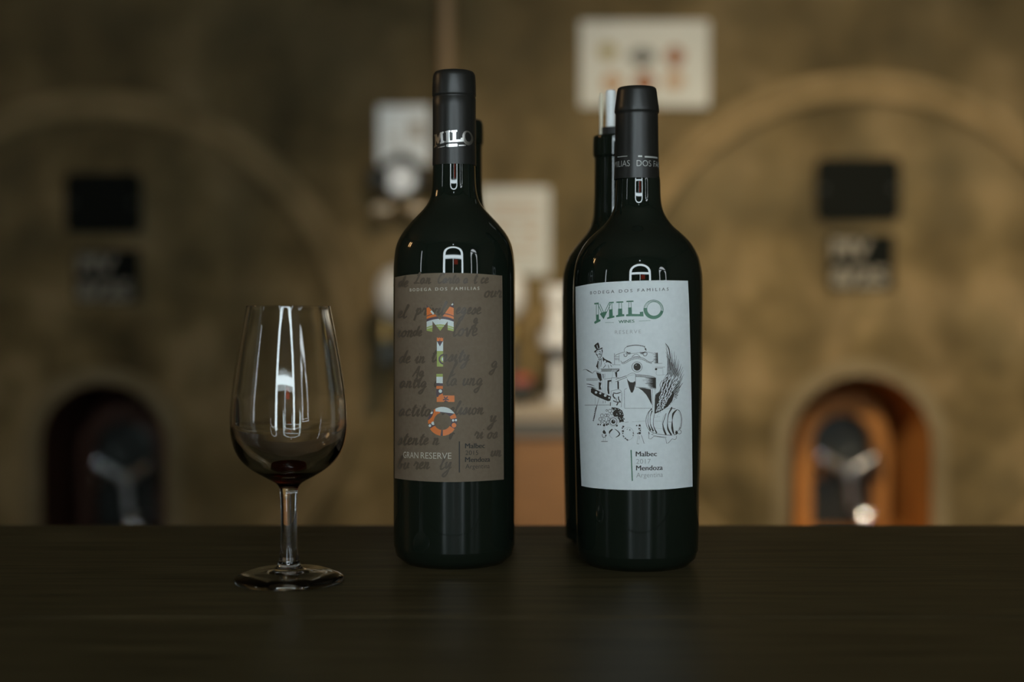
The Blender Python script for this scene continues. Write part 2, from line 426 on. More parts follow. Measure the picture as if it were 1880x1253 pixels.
V, Fc = lathe([(0, 0.0), (0.1, 0.0), (0.1, 0.015), (0.07, 0.02)], 24, 'Y', (0, REAR_Y, 2.15)); build('base', V, Fc, M['black'], dl)

# ------------------------------------------------------------------ bar counter
BACK = at(940, 965, 1.0); BACK_Y = CZ / ((965 - 575) / F)      # far edge of the counter top
ct = root('bar_counter', (0, 0.6, FLOOR), 'long dark stained wooden bar counter with a plank top', 'counter')
edges = [0.16, 0.425, 0.708, 0.975, BACK_Y]
for i, (a, b) in enumerate(zip(edges, edges[1:])):
    box('plank', -1.9, 1.9, a + 0.0004, b - 0.0004, -0.042, 0.0 if i < 3 else -0.0002, M['wood'], ct, 0.0012)
box('counter_body', -1.85, 1.85, 0.26, 0.92, FLOOR, -0.042, M['wood_body'], ct)
for x in (-1.85, -0.95, -0.02, 0.91, 1.80):
    box('stile', x, x + 0.05, 0.92, 0.945, FLOOR, -0.042, M['wood_body'], ct, 0.003)

# ------------------------------------------------------------------ bottle surface mapping and prints
class Surf:
    """the surface of revolution of one bottle: axis, radius by height"""
    def __init__(self, bx, by, prof):
        self.bx, self.by = bx, by
        self.p = sorted([(z, r) for r, z in prof])
    def R(self, z):
        p = self.p
        if z <= p[0][0]: return p[0][1]
        for (z0, r0), (z1, r1) in zip(p, p[1:]):
            if z <= z1: return r0 + (r1 - r0) * (z - z0) / max(z1 - z0, 1e-9)
        return p[-1][1]
    def hit(self, px, py, off=0.0):
        """angle and height where the sight line of a photo pixel meets the surface"""
        d = ray(px, py); R = self.R(CZ + d.z / d.y * self.by) + off
        for _ in range(5):
            A = d.x ** 2 + d.y ** 2; B = -2 * (d.x * self.bx + d.y * self.by); C = self.bx ** 2 + self.by ** 2 - R * R
            disc = max(B * B - 4 * A * C, 0.0)
            t = (-B - math.sqrt(disc)) / (2 * A)
            z = CZ + d.z * t; R = self.R(z) + off
        x, y = d.x * t - self.bx, d.y * t - self.by
        return math.atan2(x, -y), z
    def pos(self, th, z, off):
        R = self.R(z) + off
        return Vector((self.bx + R * math.sin(th), self.by - R * math.cos(th), z))

def cut2d(verts, faces, step):
    bm = bmesh.new()
    vs = [bm.verts.new((x, y, 0)) for x, y in verts]
    for f in faces:
        if len(set(f)) >= 3:
            try: bm.faces.new([vs[i] for i in f])
            except ValueError: pass
    xs = [v[0] for v in verts]; x0, x1 = min(xs), max(xs)
    k = math.floor(x0 / step) + 1
    while k * step < x1:
        bmesh.ops.bisect_plane(bm, geom=bm.verts[:] + bm.edges[:] + bm.faces[:], plane_co=(k * step, 0, 0), plane_no=(1, 0, 0), dist=1e-7)
        k += 1
    bm.verts.index_update()
    r = [(v.co.x, v.co.y) for v in bm.verts], [tuple(v.index for v in f.verts) for f in bm.faces]
    bm.free(); return r
class Print:
    """collects flat ink shapes in photo pixels and lays them on a bottle surface"""
    def __init__(self, surf, off): self.s, self.off, self.V, self.F, self.mi = surf, off, [], [], []
    def add(self, verts, faces, m=0, lift=0.0, step=4.0, uv=False):
        v, f = cut2d(verts, faces, step)
        n = len(self.V)
        for x, y in v:
            if uv: th, z = x, y
            else: th, z = self.s.hit(x, y, self.off)
            self.V.append(self.s.pos(th, z, self.off + lift))
        self.F += [tuple(i + n for i in q) for q in f]; self.mi += [m] * len(f)
    def poly(self, pts, m=0, lift=0.0):
        tr = tessellate_polygon([[Vector((x, y, 0)) for x, y in pts]])
        self.add(pts, [tuple(t) for t in tr], m, lift)
    def stroke(self, pts, w, m=0, lift=0.0, smooth=True, taper=False, per=5):
        P = spline([(x, y, 0) for x, y in pts], per) if (smooth and len(pts) > 2) else [Vector((x, y, 0)) for x, y in pts]
        vs, fs = [], []
        k = len(P)
        for i, p in enumerate(P):
            t = P[min(i + 1, k - 1)] - P[max(i - 1, 0)]
            if t.length < 1e-9: t = Vector((1, 0, 0))
            t.normalize(); nrm = Vector((-t.y, t.x, 0))
            if isinstance(w, (list, tuple)):
                u = i / (k - 1) * (len(w) - 1); j = min(int(u), len(w) - 2); ww = w[j] + (w[j + 1] - w[j]) * (u - j)
            else: ww = w
            if taper: ww *= 0.25 + 0.75 * math.sin(math.pi * min(max(i / (k - 1), 0.04), 0.96)) 
            vs += [tuple((p + nrm * ww / 2)[:2]), tuple((p - nrm * ww / 2)[:2])]
        for i in range(k - 1): fs.append((2 * i, 2 * i + 1, 2 * i + 3, 2 * i + 2))
        self.add(vs, fs, m, lift)
    def ellipse(self, cx, cy, rx, ry, m=0, lift=0.0, rot=0.0, n=20):
        c, s = math.cos(rot), math.sin(rot)
        self.poly([(cx + rx * math.cos(a) * c - ry * math.sin(a) * s, cy + rx * math.cos(a) * s + ry * math.sin(a) * c) for a in [2 * math.pi * i / n for i in range(n)]], m, lift)
    def ring(self, cx, cy, rx, ry, w, m=0, a0=0, a1=360, rot=0.0, n=28, lift=0.0):
        c, s = math.cos(rot), math.sin(rot); vs, fs = [], []
        for i in range(n + 1):
            a = math.radians(a0 + (a1 - a0) * i / n)
            for k in (w / 2, -w / 2):
                x, y = (rx + k) * math.cos(a), (ry + k) * math.sin(a)
                vs.append((cx + x * c - y * s, cy + x * s + y * c))
        for i in range(n): fs.append((2 * i, 2 * i + 1, 2 * i + 3, 2 * i + 2))
        self.add(vs, fs, m, lift)
    def done(self, name, parent, mats, label=None):
        o = build(name, self.V, self.F, mats, parent, mi=self.mi)
        if label: o['label'] = label
        return o
_glyph = {}
def text2d(s, weight=0.0, spacing=1.0):
    c = bpy.data.curves.new('lettering', 'FONT'); c.body = s; c.size = 1.0; c.offset = weight; c.space_character = spacing; c.resolution_u = 3
    o = bpy.data.objects.new('lettering', c); col.objects.link(o)
    bpy.context.view_layer.update()
    ev = o.evaluated_get(bpy.context.evaluated_depsgraph_get()); me = ev.to_mesh()
    vs = [(v.co.x, v.co.y) for v in me.vertices]; fs = [tuple(p.vertices) for p in me.polygons]
    ev.to_mesh_clear(); bpy.data.objects.remove(o); bpy.data.curves.remove(c)
    return vs, fs
def text_on(pr, s, left, right, cap, weight=0.0, spacing=1.0, m=0, width=None, bold=0.0):
    """text between two photo pixels (baseline ends), cap height in pixels; laid out on the unrolled label"""
    vs, fs = text2d(s, weight, spacing)
    x0, x1 = min(v[0] for v in vs), max(v[0] for v in vs)
    ta, za = pr.s.hit(*left, pr.off)
    if right is not None: tb, zb = pr.s.hit(*right, pr.off)
    else: tb, zb = ta + width, za
    capm = cap * pr.s.by / F
    k = (tb - ta) / (x1 - x0); kz = capm / 0.70
    R = pr.s.R(za)
    out = []
    for x, y in vs:
        u = (x - x0) * k
        out.append((ta + u, za + (zb - za) * (x - x0) / (x1 - x0) + y * kz))
    for sh in ((-bold, 0.0, bold) if bold else (0.0,)):
        pr.add([(x + sh * pr.s.by / F / R, y) for x, y in out], fs, m, step=3.0 * pr.s.by / F / R, uv=True)

# ------------------------------------------------------------------ bottles
def px_profile(cx, D, pts):
    """silhouette half widths in pixels -> (radius, height) in metres"""
    out = []
    for y, hw in pts:
        p = at(cx + hw, y, D); c = at(cx, y, D)
        out.append((p.x - c.x, p.z))
    return out
def smooth_profile(pr, per=5):
    return [(max(v.x, 0.0), v.y) for v in spline([(r, z, 0) for r, z in pr], per)]
def bottle(name, cx, D, body, base_hw, label, cat_group, glassmat, top_hw=None):
    """body = [(y, half width)] from the mouth down to just above the heel"""
    c = at(cx, 800, D)
    pr = px_profile(cx, D, body)
    pr = smooth_profile(pr)
    k = D / F
    rb = base_hw * k
    rl = pr[-1][0]
    heel = [(rl * 0.995, 0.010), (rl * 0.965, 0.0045), (rb, 0.0), (rb - 0.004, 0.0), (rb - 0.012, 0.005), (0.0, 0.014)]
    prof = [(0.0, pr[0][1])] + pr + heel
    t = root(name, (c.x, D, 0), label, 'wine bottle', cat_group)
    V, Fc = lathe(prof, 96, 'Z', (c.x, D, 0))
    fix_normals(build('glass_body', V, Fc, glassmat, t, smooth=True, crease=50))
    return t, Surf(c.x, D, pr)
def grid_label(name, surf, off, left, right, top, bottom, m, parent, nx=56, ny=10):
    """label sheet: the corners and edges are photo pixels laid on the bottle, with paper thickness"""
    def curve(pts, t):
        u = t * (len(pts) - 1); P = spline([(x, y, 0) for x, y in pts], 8)
        j = t * (len(P) - 1); i = min(int(j), len(P) - 2); return P[i].lerp(P[i + 1], j - i)
    hT = [surf.hit(p[0], p[1], off) for p in [tuple(curve(top, i / nx)[:2]) for i in range(nx + 1)]]
    hB = [surf.hit(p[0], p[1], off) for p in [tuple(curve(bottom, i / nx)[:2]) for i in range(nx + 1)]]
    # spread evenly round the bottle between the end angles
    def even(h):
        out = []
        for i in range(nx + 1):
            th = h[0][0] + (h[-1][0] - h[0][0]) * i / nx
            for (a, za), (b, zb) in zip(h, h[1:]):
                if a <= th <= b + 1e-9:
                    out.append((th, za + (zb - za) * (th - a) / max(b - a, 1e-9))); break
            else: out.append((th, h[-1][1]))
        return out
    hT, hB = even(hT), even(hB)
    V, Fc = [], []
    for lay in (off, off - 0.00012):
        for j in range(ny + 1):
            for i in range(nx + 1):
                th = hT[i][0] + (hB[i][0] - hT[i][0]) * j / ny; z = hT[i][1] + (hB[i][1] - hT[i][1]) * j / ny
                V.append(surf.pos(th, z, lay))
    W = nx + 1; n2 = W * (ny + 1)
    for j in range(ny):
        for i in range(nx):
            a = j * W + i; Fc.append((a, a + W, a + W + 1, a + 1))
    rim = [i for i in range(W)] + [j * W + nx for j in range(1, ny + 1)] + [ny * W + i for i in range(nx - 1, -1, -1)] + [j * W for j in range(ny - 1, 0, -1)]
    for a, b in zip(rim, rim[1:] + rim[:1]): Fc.append((a, b, b + n2, a + n2))
    o = build(name, V, Fc, m, parent, smooth=True, crease=50)
    return o

LAB, INK = 0.00022, 0.00030
# ---- bottle with the brown label
bA = [(141, 33), (146, 38), (172, 38.6), (178, 38), (182, 37.6), (240, 38), (300, 38.8), (340, 40), (358, 42.5), (370, 46.5), (383, 55),
      (396, 67), (412, 82), (432, 97), (452, 106), (480, 110), (515, 111), (600, 111.3), (800, 111.3), (960, 111), (1000, 110.5)]
tA, sA = bottle('wine_bottle', 834, 0.870, bA, 92, 'tall dark bottle with a brown label and orange patterned vertical lettering', 'wine bottles on the counter', M['bottle'])
# capsule: foil sleeve over neck and lip
def capsule(t, cx, D, pts, wrinkle=0.0):
    pr = px_profile(cx, D, pts); c = at(cx, 300, D)
    pr = [(0.0, pr[0][1] + 0.0002)] + pr
    inner = [(pr[-1][0] - 0.0004, pr[-1][1])]
    V, Fc = lathe(pr + inner, 96, 'Z', (c.x, D, 0))
    o = fix_normals(build('capsule', V, Fc, M['capsule'], t, smooth=True, crease=60))
    return o, Surf(c.x, D, pr[1:])
capA, sCA = capsule(tA, 834, 0.870, [(131, 20), (131.5, 31), (133, 35), (137, 37.8), (143, 39.2), (160, 40.0), (174, 40.4), (177, 40.2), (178.5, 38.9), (180.5, 38.9), (182, 39.8), (200, 39.8), (260, 39.8), (300, 40.2), (304.5, 40.3)])
labA = grid_label('label', sA, LAB, None, None, [(725, 509.5), (750, 505), (790, 502), (834, 501.5), (880, 503), (922, 506.5)],
                  [(724.5, 878.5), (750, 882), (790, 884.8), (834, 885.6), (880, 884), (925, 881)], M['brown_label'], tA)
labA['label'] = 'matte brown paper label with handwriting pattern'
# handwriting in slightly glossy varnish
CUR = {
 'a': ([[(0.7, 0.8), (0.4, 1), (0.1, 0.6), (0.15, 0.1), (0.45, 0.05), (0.7, 0.8), (0.68, 0.2), (1.0, 0.15)]], 1.0),
 'b': ([[(0, 0.5), (0.4, 1.8), (0.25, 2), (0.1, 1), (0.1, 0.1), (0.5, 0.05), (0.6, 0.6), (0.35, 0.75), (0.9, 0.7)]], 0.9),
 'c': ([[(0.7, 0.8), (0.4, 1), (0.1, 0.5), (0.3, 0.05), (0.8, 0.25)]], 0.8),
 'd': ([[(0.7, 0.8), (0.4, 1), (0.1, 0.5), (0.3, 0), (0.6, 0.4), (0.9, 2), (0.75, 0.3), (1.05, 0.15)]], 1.05),
 'e': ([[(0.05, 0.4), (0.45, 0.55), (0.5, 0.92), (0.28, 1), (0.1, 0.5), (0.3, 0.02), (0.8, 0.3)]], 0.78),
 'g': ([[(0.7, 0.8), (0.4, 1), (0.1, 0.5), (0.35, 0.1), (0.7, 0.8), (0.6, -0.6), (0.3, -1), (0.05, -0.75), (0.5, -0.25), (1, 0.25)]], 1.0),
 'h': ([[(0, 0.3), (0.45, 1.8), (0.3, 2), (0.15, 1), (0.1, 0), (0.15, 0.5), (0.5, 0.95), (0.58, 0.6), (0.55, 0.1), (0.9, 0.2)]], 0.9),
 'i': ([[(0, 0.3), (0.3, 1), (0.25, 0.2), (0.4, 0.02), (0.65, 0.3)], [(0.36, 1.4), (0.42, 1.5)]], 0.62),
 'l': ([[(0, 0.3), (0.5, 1.7), (0.38, 2), (0.2, 1), (0.2, 0.15), (0.4, 0), (0.7, 0.3)]], 0.65),
 'n': ([[(0, 0.85), (0.18, 1), (0.1, 0), (0.15, 0.5), (0.5, 1), (0.6, 0.7), (0.55, 0.15), (0.7, 0), (1, 0.3)]], 1.0),
 'o': ([[(0.5, 1), (0.15, 0.7), (0.15, 0.15), (0.5, 0.05), (0.7, 0.5), (0.5, 0.98), (0.6, 0.8), (1.0, 0.8)]], 0.95),
 'p': ([[(0, 0.5), (0.25, 1), (0.1, -0.9), (0.2, 0.4), (0.5, 1), (0.7, 0.5), (0.4, 0.05), (0.25, 0.2), (0.95, 0.25)]], 0.95),
 'r': ([[(0, 0.4), (0.2, 1.08), (0.3, 0.85), (0.58, 0.9), (0.5, 0.2), (0.65, 0), (0.9, 0.3)]], 0.85),
 's': ([[(0, 0.2), (0.4, 1.02), (0.52, 0.5), (0.35, 0.02), (0.08, 0.12), (0.4, 0.08), (0.8, 0.3)]], 0.75),
 't': ([[(0.1, 0.4), (0.42, 1.7), (0.3, 0.2), (0.5, 0), (0.8, 0.3)], [(0.05, 1.15), (0.75, 1.25)]], 0.75),
 'u': ([[(0, 0.6), (0.2, 1), (0.15, 0.2), (0.4, 0.02), (0.65, 0.4), (0.72, 1), (0.68, 0.2), (1.0, 0.2)]], 1.0),
 'v': ([[(0, 0.8), (0.15, 1), (0.3, 0.1), (0.45, 0.05), (0.65, 0.9), (0.95, 0.8)]], 0.9),
 'y': ([[(0, 0.7), (0.18, 1), (0.18, 0.3), (0.4, 0.2), (0.7, 1), (0.6, -0.5), (0.3, -1), (0.05, -0.8), (0.5, -0.2), (1, 0.3)]], 0.95),
 'C': ([[(0.9, 1.6), (0.7, 2), (0.2, 1.5), (0.1, 0.5), (0.4, 0), (1.0, 0.4)]], 1.05),
 'L': ([[(0.2, 1.4), (0.6, 2), (0.55, 1.4), (0.3, 0.4), (0.05, 0.05), (0.3, 0.1), (1.0, 0.1)]], 1.05),
 'A': ([[(0, 0), (0.5, 1.2), (0.8, 1.9), (0.8, 0.8), (0.85, 0), (1.0, 0.1)], [(0.3, 0.7), (1.0, 0.8)]], 1.1)}
def handwrite(pr, s, x, y, h, w=2.4, sl=0.28, adv=1.0):
    for ch in s:
        if ch == ' ': x += h * 0.7; continue
        st, a = CUR[ch]
        for q in st:
            pts = [(x + (px + py * sl) * h * adv + random.uniform(-0.3, 0.3), y - py * h + random.uniform(-0.4, 0.4)) for px, py in q]
            pr.stroke(pts, [w * 0.7, w * 1.25, w, w * 1.3, w * 0.6], per=4)
        x += a * h * adv
pA = Print(sA, INK - 0.00003)
def LX(x, y): return (700 + x / 2.985, 480 + y / 2.983)
for s, x, y, h in (('de', 730, 527, 12), ('Lan', 760, 521, 12), ('Carta a', 803, 520, 10.5), ('t ce', 868, 520, 11), ('our', 888, 546, 14), ('el', 729, 584, 14), ('privil', 762, 578, 14), ('egese', 836, 577, 13.5), ('g', 868, 594, 11),
                   ('ion', 728, 619, 14), ('de', 757, 617, 11), ('love', 830, 617, 16.5), ('de in', 731, 667, 14), ('tensity', 790, 664, 15), ('g', 901, 676, 14), ('Ag', 757, 692, 12), ('l', 826, 690, 15), ('antig', 733, 712, 13.5), ('d', 796, 710, 13), ('la ung', 818, 708, 15),
                   ('actita', 731, 764, 14.5), ('r elision', 806, 761, 14), ('y', 898, 776, 15), ('stente n', 729, 817, 14), ('v', 822, 806, 13), ('ri os', 870, 805, 13), ('un', 900, 838, 12), ('bu ren', 729, 861, 13.5), ('ly', 806, 862, 16)):
    handwrite(pA, s, x, y, h * 0.84, w=2.9)
pA.done('handwriting', labA, M['varnish'], 'dark glossy handwriting printed across the label')
# coloured letters
def K(x, y): return (720 + x / 4.476, 540 + y / 4.476)
def inpoly(x, y, P):
    r = False; j = len(P) - 1
    for i in range(len(P)):
        if (P[i][1] > y) != (P[j][1] > y) and x < (P[j][0] - P[i][0]) * (y - P[i][1]) / (P[j][1] - P[i][1]) + P[i][0]: r = not r
        j = i
    return r
O_, W_, G_, P_ = 0, 1, 2, 3
MP = [(283, 88), (393, 214), (505, 62), (505, 307), (456, 297), (456, 225), (395, 304), (332, 225), (330, 312), (283, 303)]
def dist(x, y, a, b): return math.hypot(x - a, y - b)
def colM(x, y):
    if not inpoly(x, y, MP): return None
    q = y - 0.0019 * (x - 394) ** 2
    if x < 400 and abs((x - 331) * 0.75 + (y - 152) * -0.66) < 9 and abs((x - 331) * 0.66 + (y - 152) * 0.75) < 17: return W_
    if dist(x, y, 470, 88) < 12 or dist(x, y, 493, 85) < 9: return W_
    if q < 92: return P_
    if q < 156: return O_
    if q < 163: return P_
    if q < 184: return O_
    if q < 205: return P_
    if q < 251: return W_
    if 262 < q < 266: return W_
    return G_
def colI(x, y):
    if not (367 <= x <= 418 and 358 <= y <= 598): return None
    if y < 372: return P_ if (x // 8) % 2 and y < 364 else O_
    if y < 398 and abs(x - 392) > 3: return O_ if y < 388 else (W_ if abs(x - 392) > (430 - y) * 0.6 else P_)
    if y < 430 and abs(x - 392) < (432 - y) * 0.55: return P_
    if y < 470: return W_
    r = dist(x, y, 425, 537)
    if 30 < r < 44: return P_
    if r < 18: return W_
    return G_
def colL(x, y):
    if 363 <= x <= 416 and 658 <= y <= 835:
        if y < 682: return G_
        if y < 732 + (x - 363) * 0.06: return W_
        if y < 757: return P_
        if y < 781: return O_
        if dist(x, y, 396, 799) < 14: return W_
        if y > 818 + (416 - x) * 0.5: return O_
        return P_
    if 366 <= x <= 512 and 835 < y <= 888:
        if dist(x, y, 372, 838) < 10: return P_
        a = math.atan2(y - 864, x - 441)
        if dist(x, y, 441, 864) < 17 + 10 * math.cos(5 * a + math.pi / 2 * 3): return P_
        if y > 882 and 425 < x < 460: return P_
        return O_
    return None
def colO(x, y):
    r = dist(x, y, 413, 1048)
    if r > 119 or r < 71: return None
    a = math.degrees(math.atan2(y - 1048, x - 413))
    if y < 972 + (x - 413) * 0.12 + 0 and x > 355: return W_ if dist(x, y, 450, 880) > 60 else W_
    for cx, cy, rr in ((336, 1064, 14), (310, 1083, 11), (501, 1040, 10), (524, 1038, 9), (322, 975, 12)):
        if dist(x, y, cx, cy) < rr: return W_
    if dist(x, y, 508, 1080) < 19: return O_
    if -33 < a < -14: return O_
    if 32 < a < 88 and r > 66 + 0: return O_
    if 98 < a < 150: return O_
    if (a > 170 or a < -120) and abs(dist(x, y, 250, 960) - 108) < 17: return O_
    if dist(x, y, 380, 975) < 14: return O_
    return P_
pr_ = Print(sA, INK)
for fn, bb in ((colM, (280, 508, 60, 315)), (colI, (364, 420, 356, 600)), (colL, (360, 515, 656, 890)), (colO, (290, 536, 926, 1170))):
    st = 1.6
    rects = []
    y = bb[2]
    while y < bb[3]:
        x = bb[0]; run = None; x0 = 0
        while x <= bb[1] + st:
            c = fn(x + st / 2, y + st / 2) if x <= bb[1] else None
            if c != run:
                if run is not None: rects.append((x0, x, y, y + st, run))
                run, x0 = c, x
            x += st
        y += st
    for c in range(4):
        vs, fs = [], []
        for x0, x1, y0, y1, cc in rects:
            if cc != c: continue
            n0 = len(vs); vs += [K(x0, y0), K(x1, y0), K(x1, y1), K(x0, y1)]; fs.append((n0, n0 + 3, n0 + 2, n0 + 1))
        if vs: pr_.add(vs, fs, c, step=5.0)
pr_.done('vertical_lettering', labA, [M['p_orange'], M['p_white'], M['p_green'], M['p_purple']], 'vertical letters MILO filled with an orange, white, lime and plum pattern')
def line(surf, off, parent, m, name, *a, **k):
    w = Print(surf, off); text_on(w, *a, **k); return w.done(name, parent, m)
q = Print(sA, INK + 0.00002)
line(sA, INK + 0.00002, labA, M['cream_print'], 'lettering', 'BODEGA DOS FAMILIAS', (752.5, 535.5), (880, 532.5), 5.6, 0.0, 1.55, bold=0.25)
line(sA, INK + 0.00002, labA, M['cream_print'], 'lettering', 'GRAN', (740.5, 841), (768, 842), 11.2, -0.004)
line(sA, INK + 0.00002, labA, M['cream_print'], 'lettering', 'RESERVE', (772.5, 842.2), (828.8, 843), 11.2, -0.004)
line(sA, INK + 0.00002, labA, M['black_print'], 'fine_print', 'Malbec', (854, 823.5), (890, 823.0), 8.8, bold=0.35)
line(sA, INK + 0.00002, labA, M['black_print'], 'fine_print', '2015', (854.5, 836), (878, 835.8), 8.2, -0.008)
line(sA, INK + 0.00002, labA, M['black_print'], 'fine_print', 'Mendoza', (854, 848.8), (899.5, 848.0), 8.8, bold=0.35)
line(sA, INK + 0.00002, labA, M['black_print'], 'fine_print', 'Argentina', (854.5, 861), (899, 860), 8.2, -0.008)
q.poly([(842.3, 811), (844.5, 811), (844.5, 868), (842.3, 868)]); q.done('divider_bar', labA, M['black_print'])
# foil letters on the capsule
def C8(x, y): return (780 + x / 12.53, 220 + y / 12.53)
q = Print(sCA, 0.00012)
for P in ([(213, 345), (270, 328), (300, 420), (345, 300), (430, 268), (434, 300), (408, 320), (418, 480), (445, 488), (445, 528), (348, 560), (343, 522), (365, 512), (362, 400), (322, 535), (297, 555), (262, 480), (258, 580), (285, 598), (213, 652), (213, 612), (230, 600), (230, 400)],
          [(460, 266), (580, 240), (588, 275), (566, 285), (575, 478), (602, 480), (602, 515), (453, 527), (450, 495), (485, 485), (485, 295), (462, 292)],
          [(605, 246), (740, 235), (745, 270), (716, 280), (716, 458), (822, 450), (830, 415), (880, 410), (890, 502), (600, 512), (605, 480), (640, 470), (640, 290), (605, 285)],
          [(490, 575), (520, 558), (740, 550), (752, 570), (750, 605), (740, 612), (520, 628), (492, 612)],
          [(300, 635), (470, 598), (470, 612), (300, 652)], [(780, 580), (945, 574), (945, 600), (780, 602)]):
    q.poly([C8(*p) for p in P])
cx, cy = C8(987, 420); cs = 1 / 12.53
vs, fs = [], []
for i in range(33):
    a = 2 * math.pi * i / 32; ro = -0.25
    for rx, ry, ox, oy in ((120, 172, 0, 0), (66, 112, 8, -22)):
        x, y = rx * math.cos(a), ry * math.sin(a)
        vs.append((cx + (x * math.cos(ro) - y * math.sin(ro) + ox) * cs, cy + (x * math.sin(ro) + y * math.cos(ro) + oy) * cs))
for i in range(32): fs.append((2 * i, 2 * i + 1, 2 * i + 3, 2 * i + 2))
q.add(vs, fs)
q.done('foil_lettering', capA, M['silver'], 'silver slab letters MILO over short bars')

# ---- bottle with the white label
XB, DB = 1170.6, 0.862
bB = [(170, 30), (176, 34), (204, 35), (210, 35), (216, 35), (260, 36), (300, 37.5), (324, 39.5), (334, 40.6), (360, 41.5), (378, 43.5), (392, 48), (404, 55), (417, 66), (432, 83),
      (446, 96), (462, 106), (480, 113), (505, 117.5), (540, 118.8), (600, 118.6), (700, 117.4), (850, 114.4), (950, 112.2), (1008, 110.6)]
tB, sB = bottle('wine_bottle', XB, DB, bB, 93, 'broad-shouldered dark bottle with a white illustrated label and green lettering', 'wine bottles on the counter', M['bottle'])
capB, sCB = capsule(tB, XB - 1.6, DB, [(161, 22), (161.6, 33), (163.5, 35.2), (170, 36.6), (185, 38.4), (198, 40.3), (205, 41), (207.5, 40.6), (209.5, 38.9), (213, 38.9), (230, 39.2), (270, 39.8), (300, 40.6), (326, 41.9), (330, 42.1)])
labB = grid_label('label', sB, LAB, None, None, [(1056.5, 527), (1085, 521.5), (1120, 518), (1170, 515.8), (1220, 515), (1263, 515.8)],
                  [(1067.5, 892.5), (1085, 896), (1120, 899), (1170, 900.3), (1225, 898.8), (1271.5, 894)], M['white_label'], tB)
labB['label'] = 'white paper label with an engraving style drawing'
def GG(x, y): return (1060 + x / 8.952, 510 + y / 8.95)
q = Print(sB, INK); g = 1 / 8.952
for P in ([(305, 612), (352, 605), (356, 692), (380, 684), (380, 716), (290, 762), (276, 742), (280, 726), (310, 704)],
          [(370, 600), (395, 575), (430, 568), (470, 560), (498, 548), (432, 682)],
          [(520, 527), (578, 516), (582, 630), (606, 624), (610, 655), (490, 684), (488, 658), (520, 645)],
          [(670, 513), (735, 508), (739, 602), (770, 600), (773, 635), (636, 650), (636, 622), (668, 612)],
          [(833, 494), (892, 488), (898, 597), (1028, 600), (1026, 566), (1082, 558), (1090, 638), (800, 636), (802, 606), (836, 600)]):
    q.poly([GG(*p) for p in P])
for a, b, w in (((278, 430), (352, 422), 24), ((520, 412), (598, 407), 22), ((640, 405), (755, 400), 21), ((805, 393), (922, 388), 21),
                ((312, 440), (312, 612), 9), ((347, 440), (350, 612), 9), ((335, 432), (404, 585), 10), ((368, 432), (432, 575), 10), ((518, 420), (448, 570), 10), ((548, 428), (482, 570), 10),
                ((528, 425), (528, 525), 9), ((566, 420), (570, 520), 9), ((686, 410), (684, 515), 9), ((724, 408), (728, 515), 9), ((848, 398), (844, 495), 9), ((880, 396), (886, 495), 9),
                ((455, 739), (598, 738), 5), ((1012, 716), (1200, 708), 5)):
    q.stroke([GG(*a), GG(*b)], w * g, smooth=False)
ox, oy = GG(1252, 523)
q.ring(ox, oy, 158 * g, 152 * g, 10 * g, a0=150, a1=390)
q.ring(ox + 0.4, oy - 0.4, 140 * g, 134 * g, 6 * g, a0=165, a1=380)
q.ring(ox + 0.8, oy - 1.0, 118 * g, 118 * g, 9 * g, a0=0, a1=360)
vs, fs = [], []
for i in range(25):
    a = math.radians(12 + (188 - 12) * i / 24)
    vs += [(ox + 165 * g * math.cos(a), oy + 160 * g * math.sin(a)), (ox + 0.8 + 112 * g * math.cos(a), oy - 1.0 + 114 * g * math.sin(a))]
for i in range(24): fs.append((2 * i, 2 * i + 1, 2 * i + 3, 2 * i + 2))
q.add(vs, fs)
q.done('brand_lettering', labB, M['green_print'], 'green slab letters MILO')
line(sB, INK, labB, M['green_print'], 'brand_lettering', 'WINES', GG(678, 750), GG(935, 738), 5.2, bold=0.3)
q = Print(sB, INK); q.stroke([(1158.6, 826.6), (1160.9, 883.5)], 2.2, smooth=False); q.done('divider_bar', labB, M['green_print'])
line(sB, INK, labB, M['black_print'], 'lettering', 'BODEGA DOS FAMILIAS', GG(212, 276), GG(1500, 213), 5.4, 0.0, 1.55)
line(sB, INK, labB, M['black_print'], 'lettering', 'Malbec', (1167.4, 838.5), (1205.7, 838.0), 8.8, bold=0.3)
line(sB, INK, labB, M['black_print'], 'lettering', 'Mendoza', (1168, 864.2), (1216.5, 863.2), 8.8, bold=0.3)
line(sB, INK, labB, M['grey_print'], 'fine_print', 'RESERVE', GG(618, 930), GG(1046, 915), 6.6, -0.012, 1.25)
line(sB, INK, labB, M['grey_print'], 'fine_print', '2017', (1168, 852), (1194.6, 851.6), 8.4, -0.006)
line(sB, INK, labB, M['grey_print'], 'fine_print', 'Argentina', (1168, 877.2), (1217, 876.0), 8.6, -0.006)
# engraving style drawing, traced in the pixels of the photograph and laid on the paper
q = Print(sB, INK)
def mk(ox, oy, s): return (lambda p: (ox + p[0] / s, oy + p[1] / s))
fA, fB, fC, fD = mk(1060, 620, 11.933), mk(1060, 715, 11.933), mk(1165, 620, 11.933), mk(1165, 715, 11.933)
fE = mk(1060, 615, 5.967)
def SK(f, s, pts, w, m=0, **k): q.stroke([f(p) for p in pts], ([x / s for x in w] if isinstance(w, (list, tuple)) else w / s), m, **k)
def a_(pts, w, m=0, **k): SK(fA, 11.933, pts, w, m, **k)
def b_(pts, w, m=0, **k): SK(fB, 11.933, pts, w, m, **k)
def c_(pts, w, m=0, **k): SK(fC, 11.933, pts, w, m, **k)
def d_(pts, w, m=0, **k): SK(fD, 11.933, pts, w, m, **k)
def e_(pts, w, m=0, **k): SK(fE, 5.967, pts, w, m, **k)
def fill(f, pts, m=0, lift=0.0): q.poly([f(p) for p in pts], m, lift)
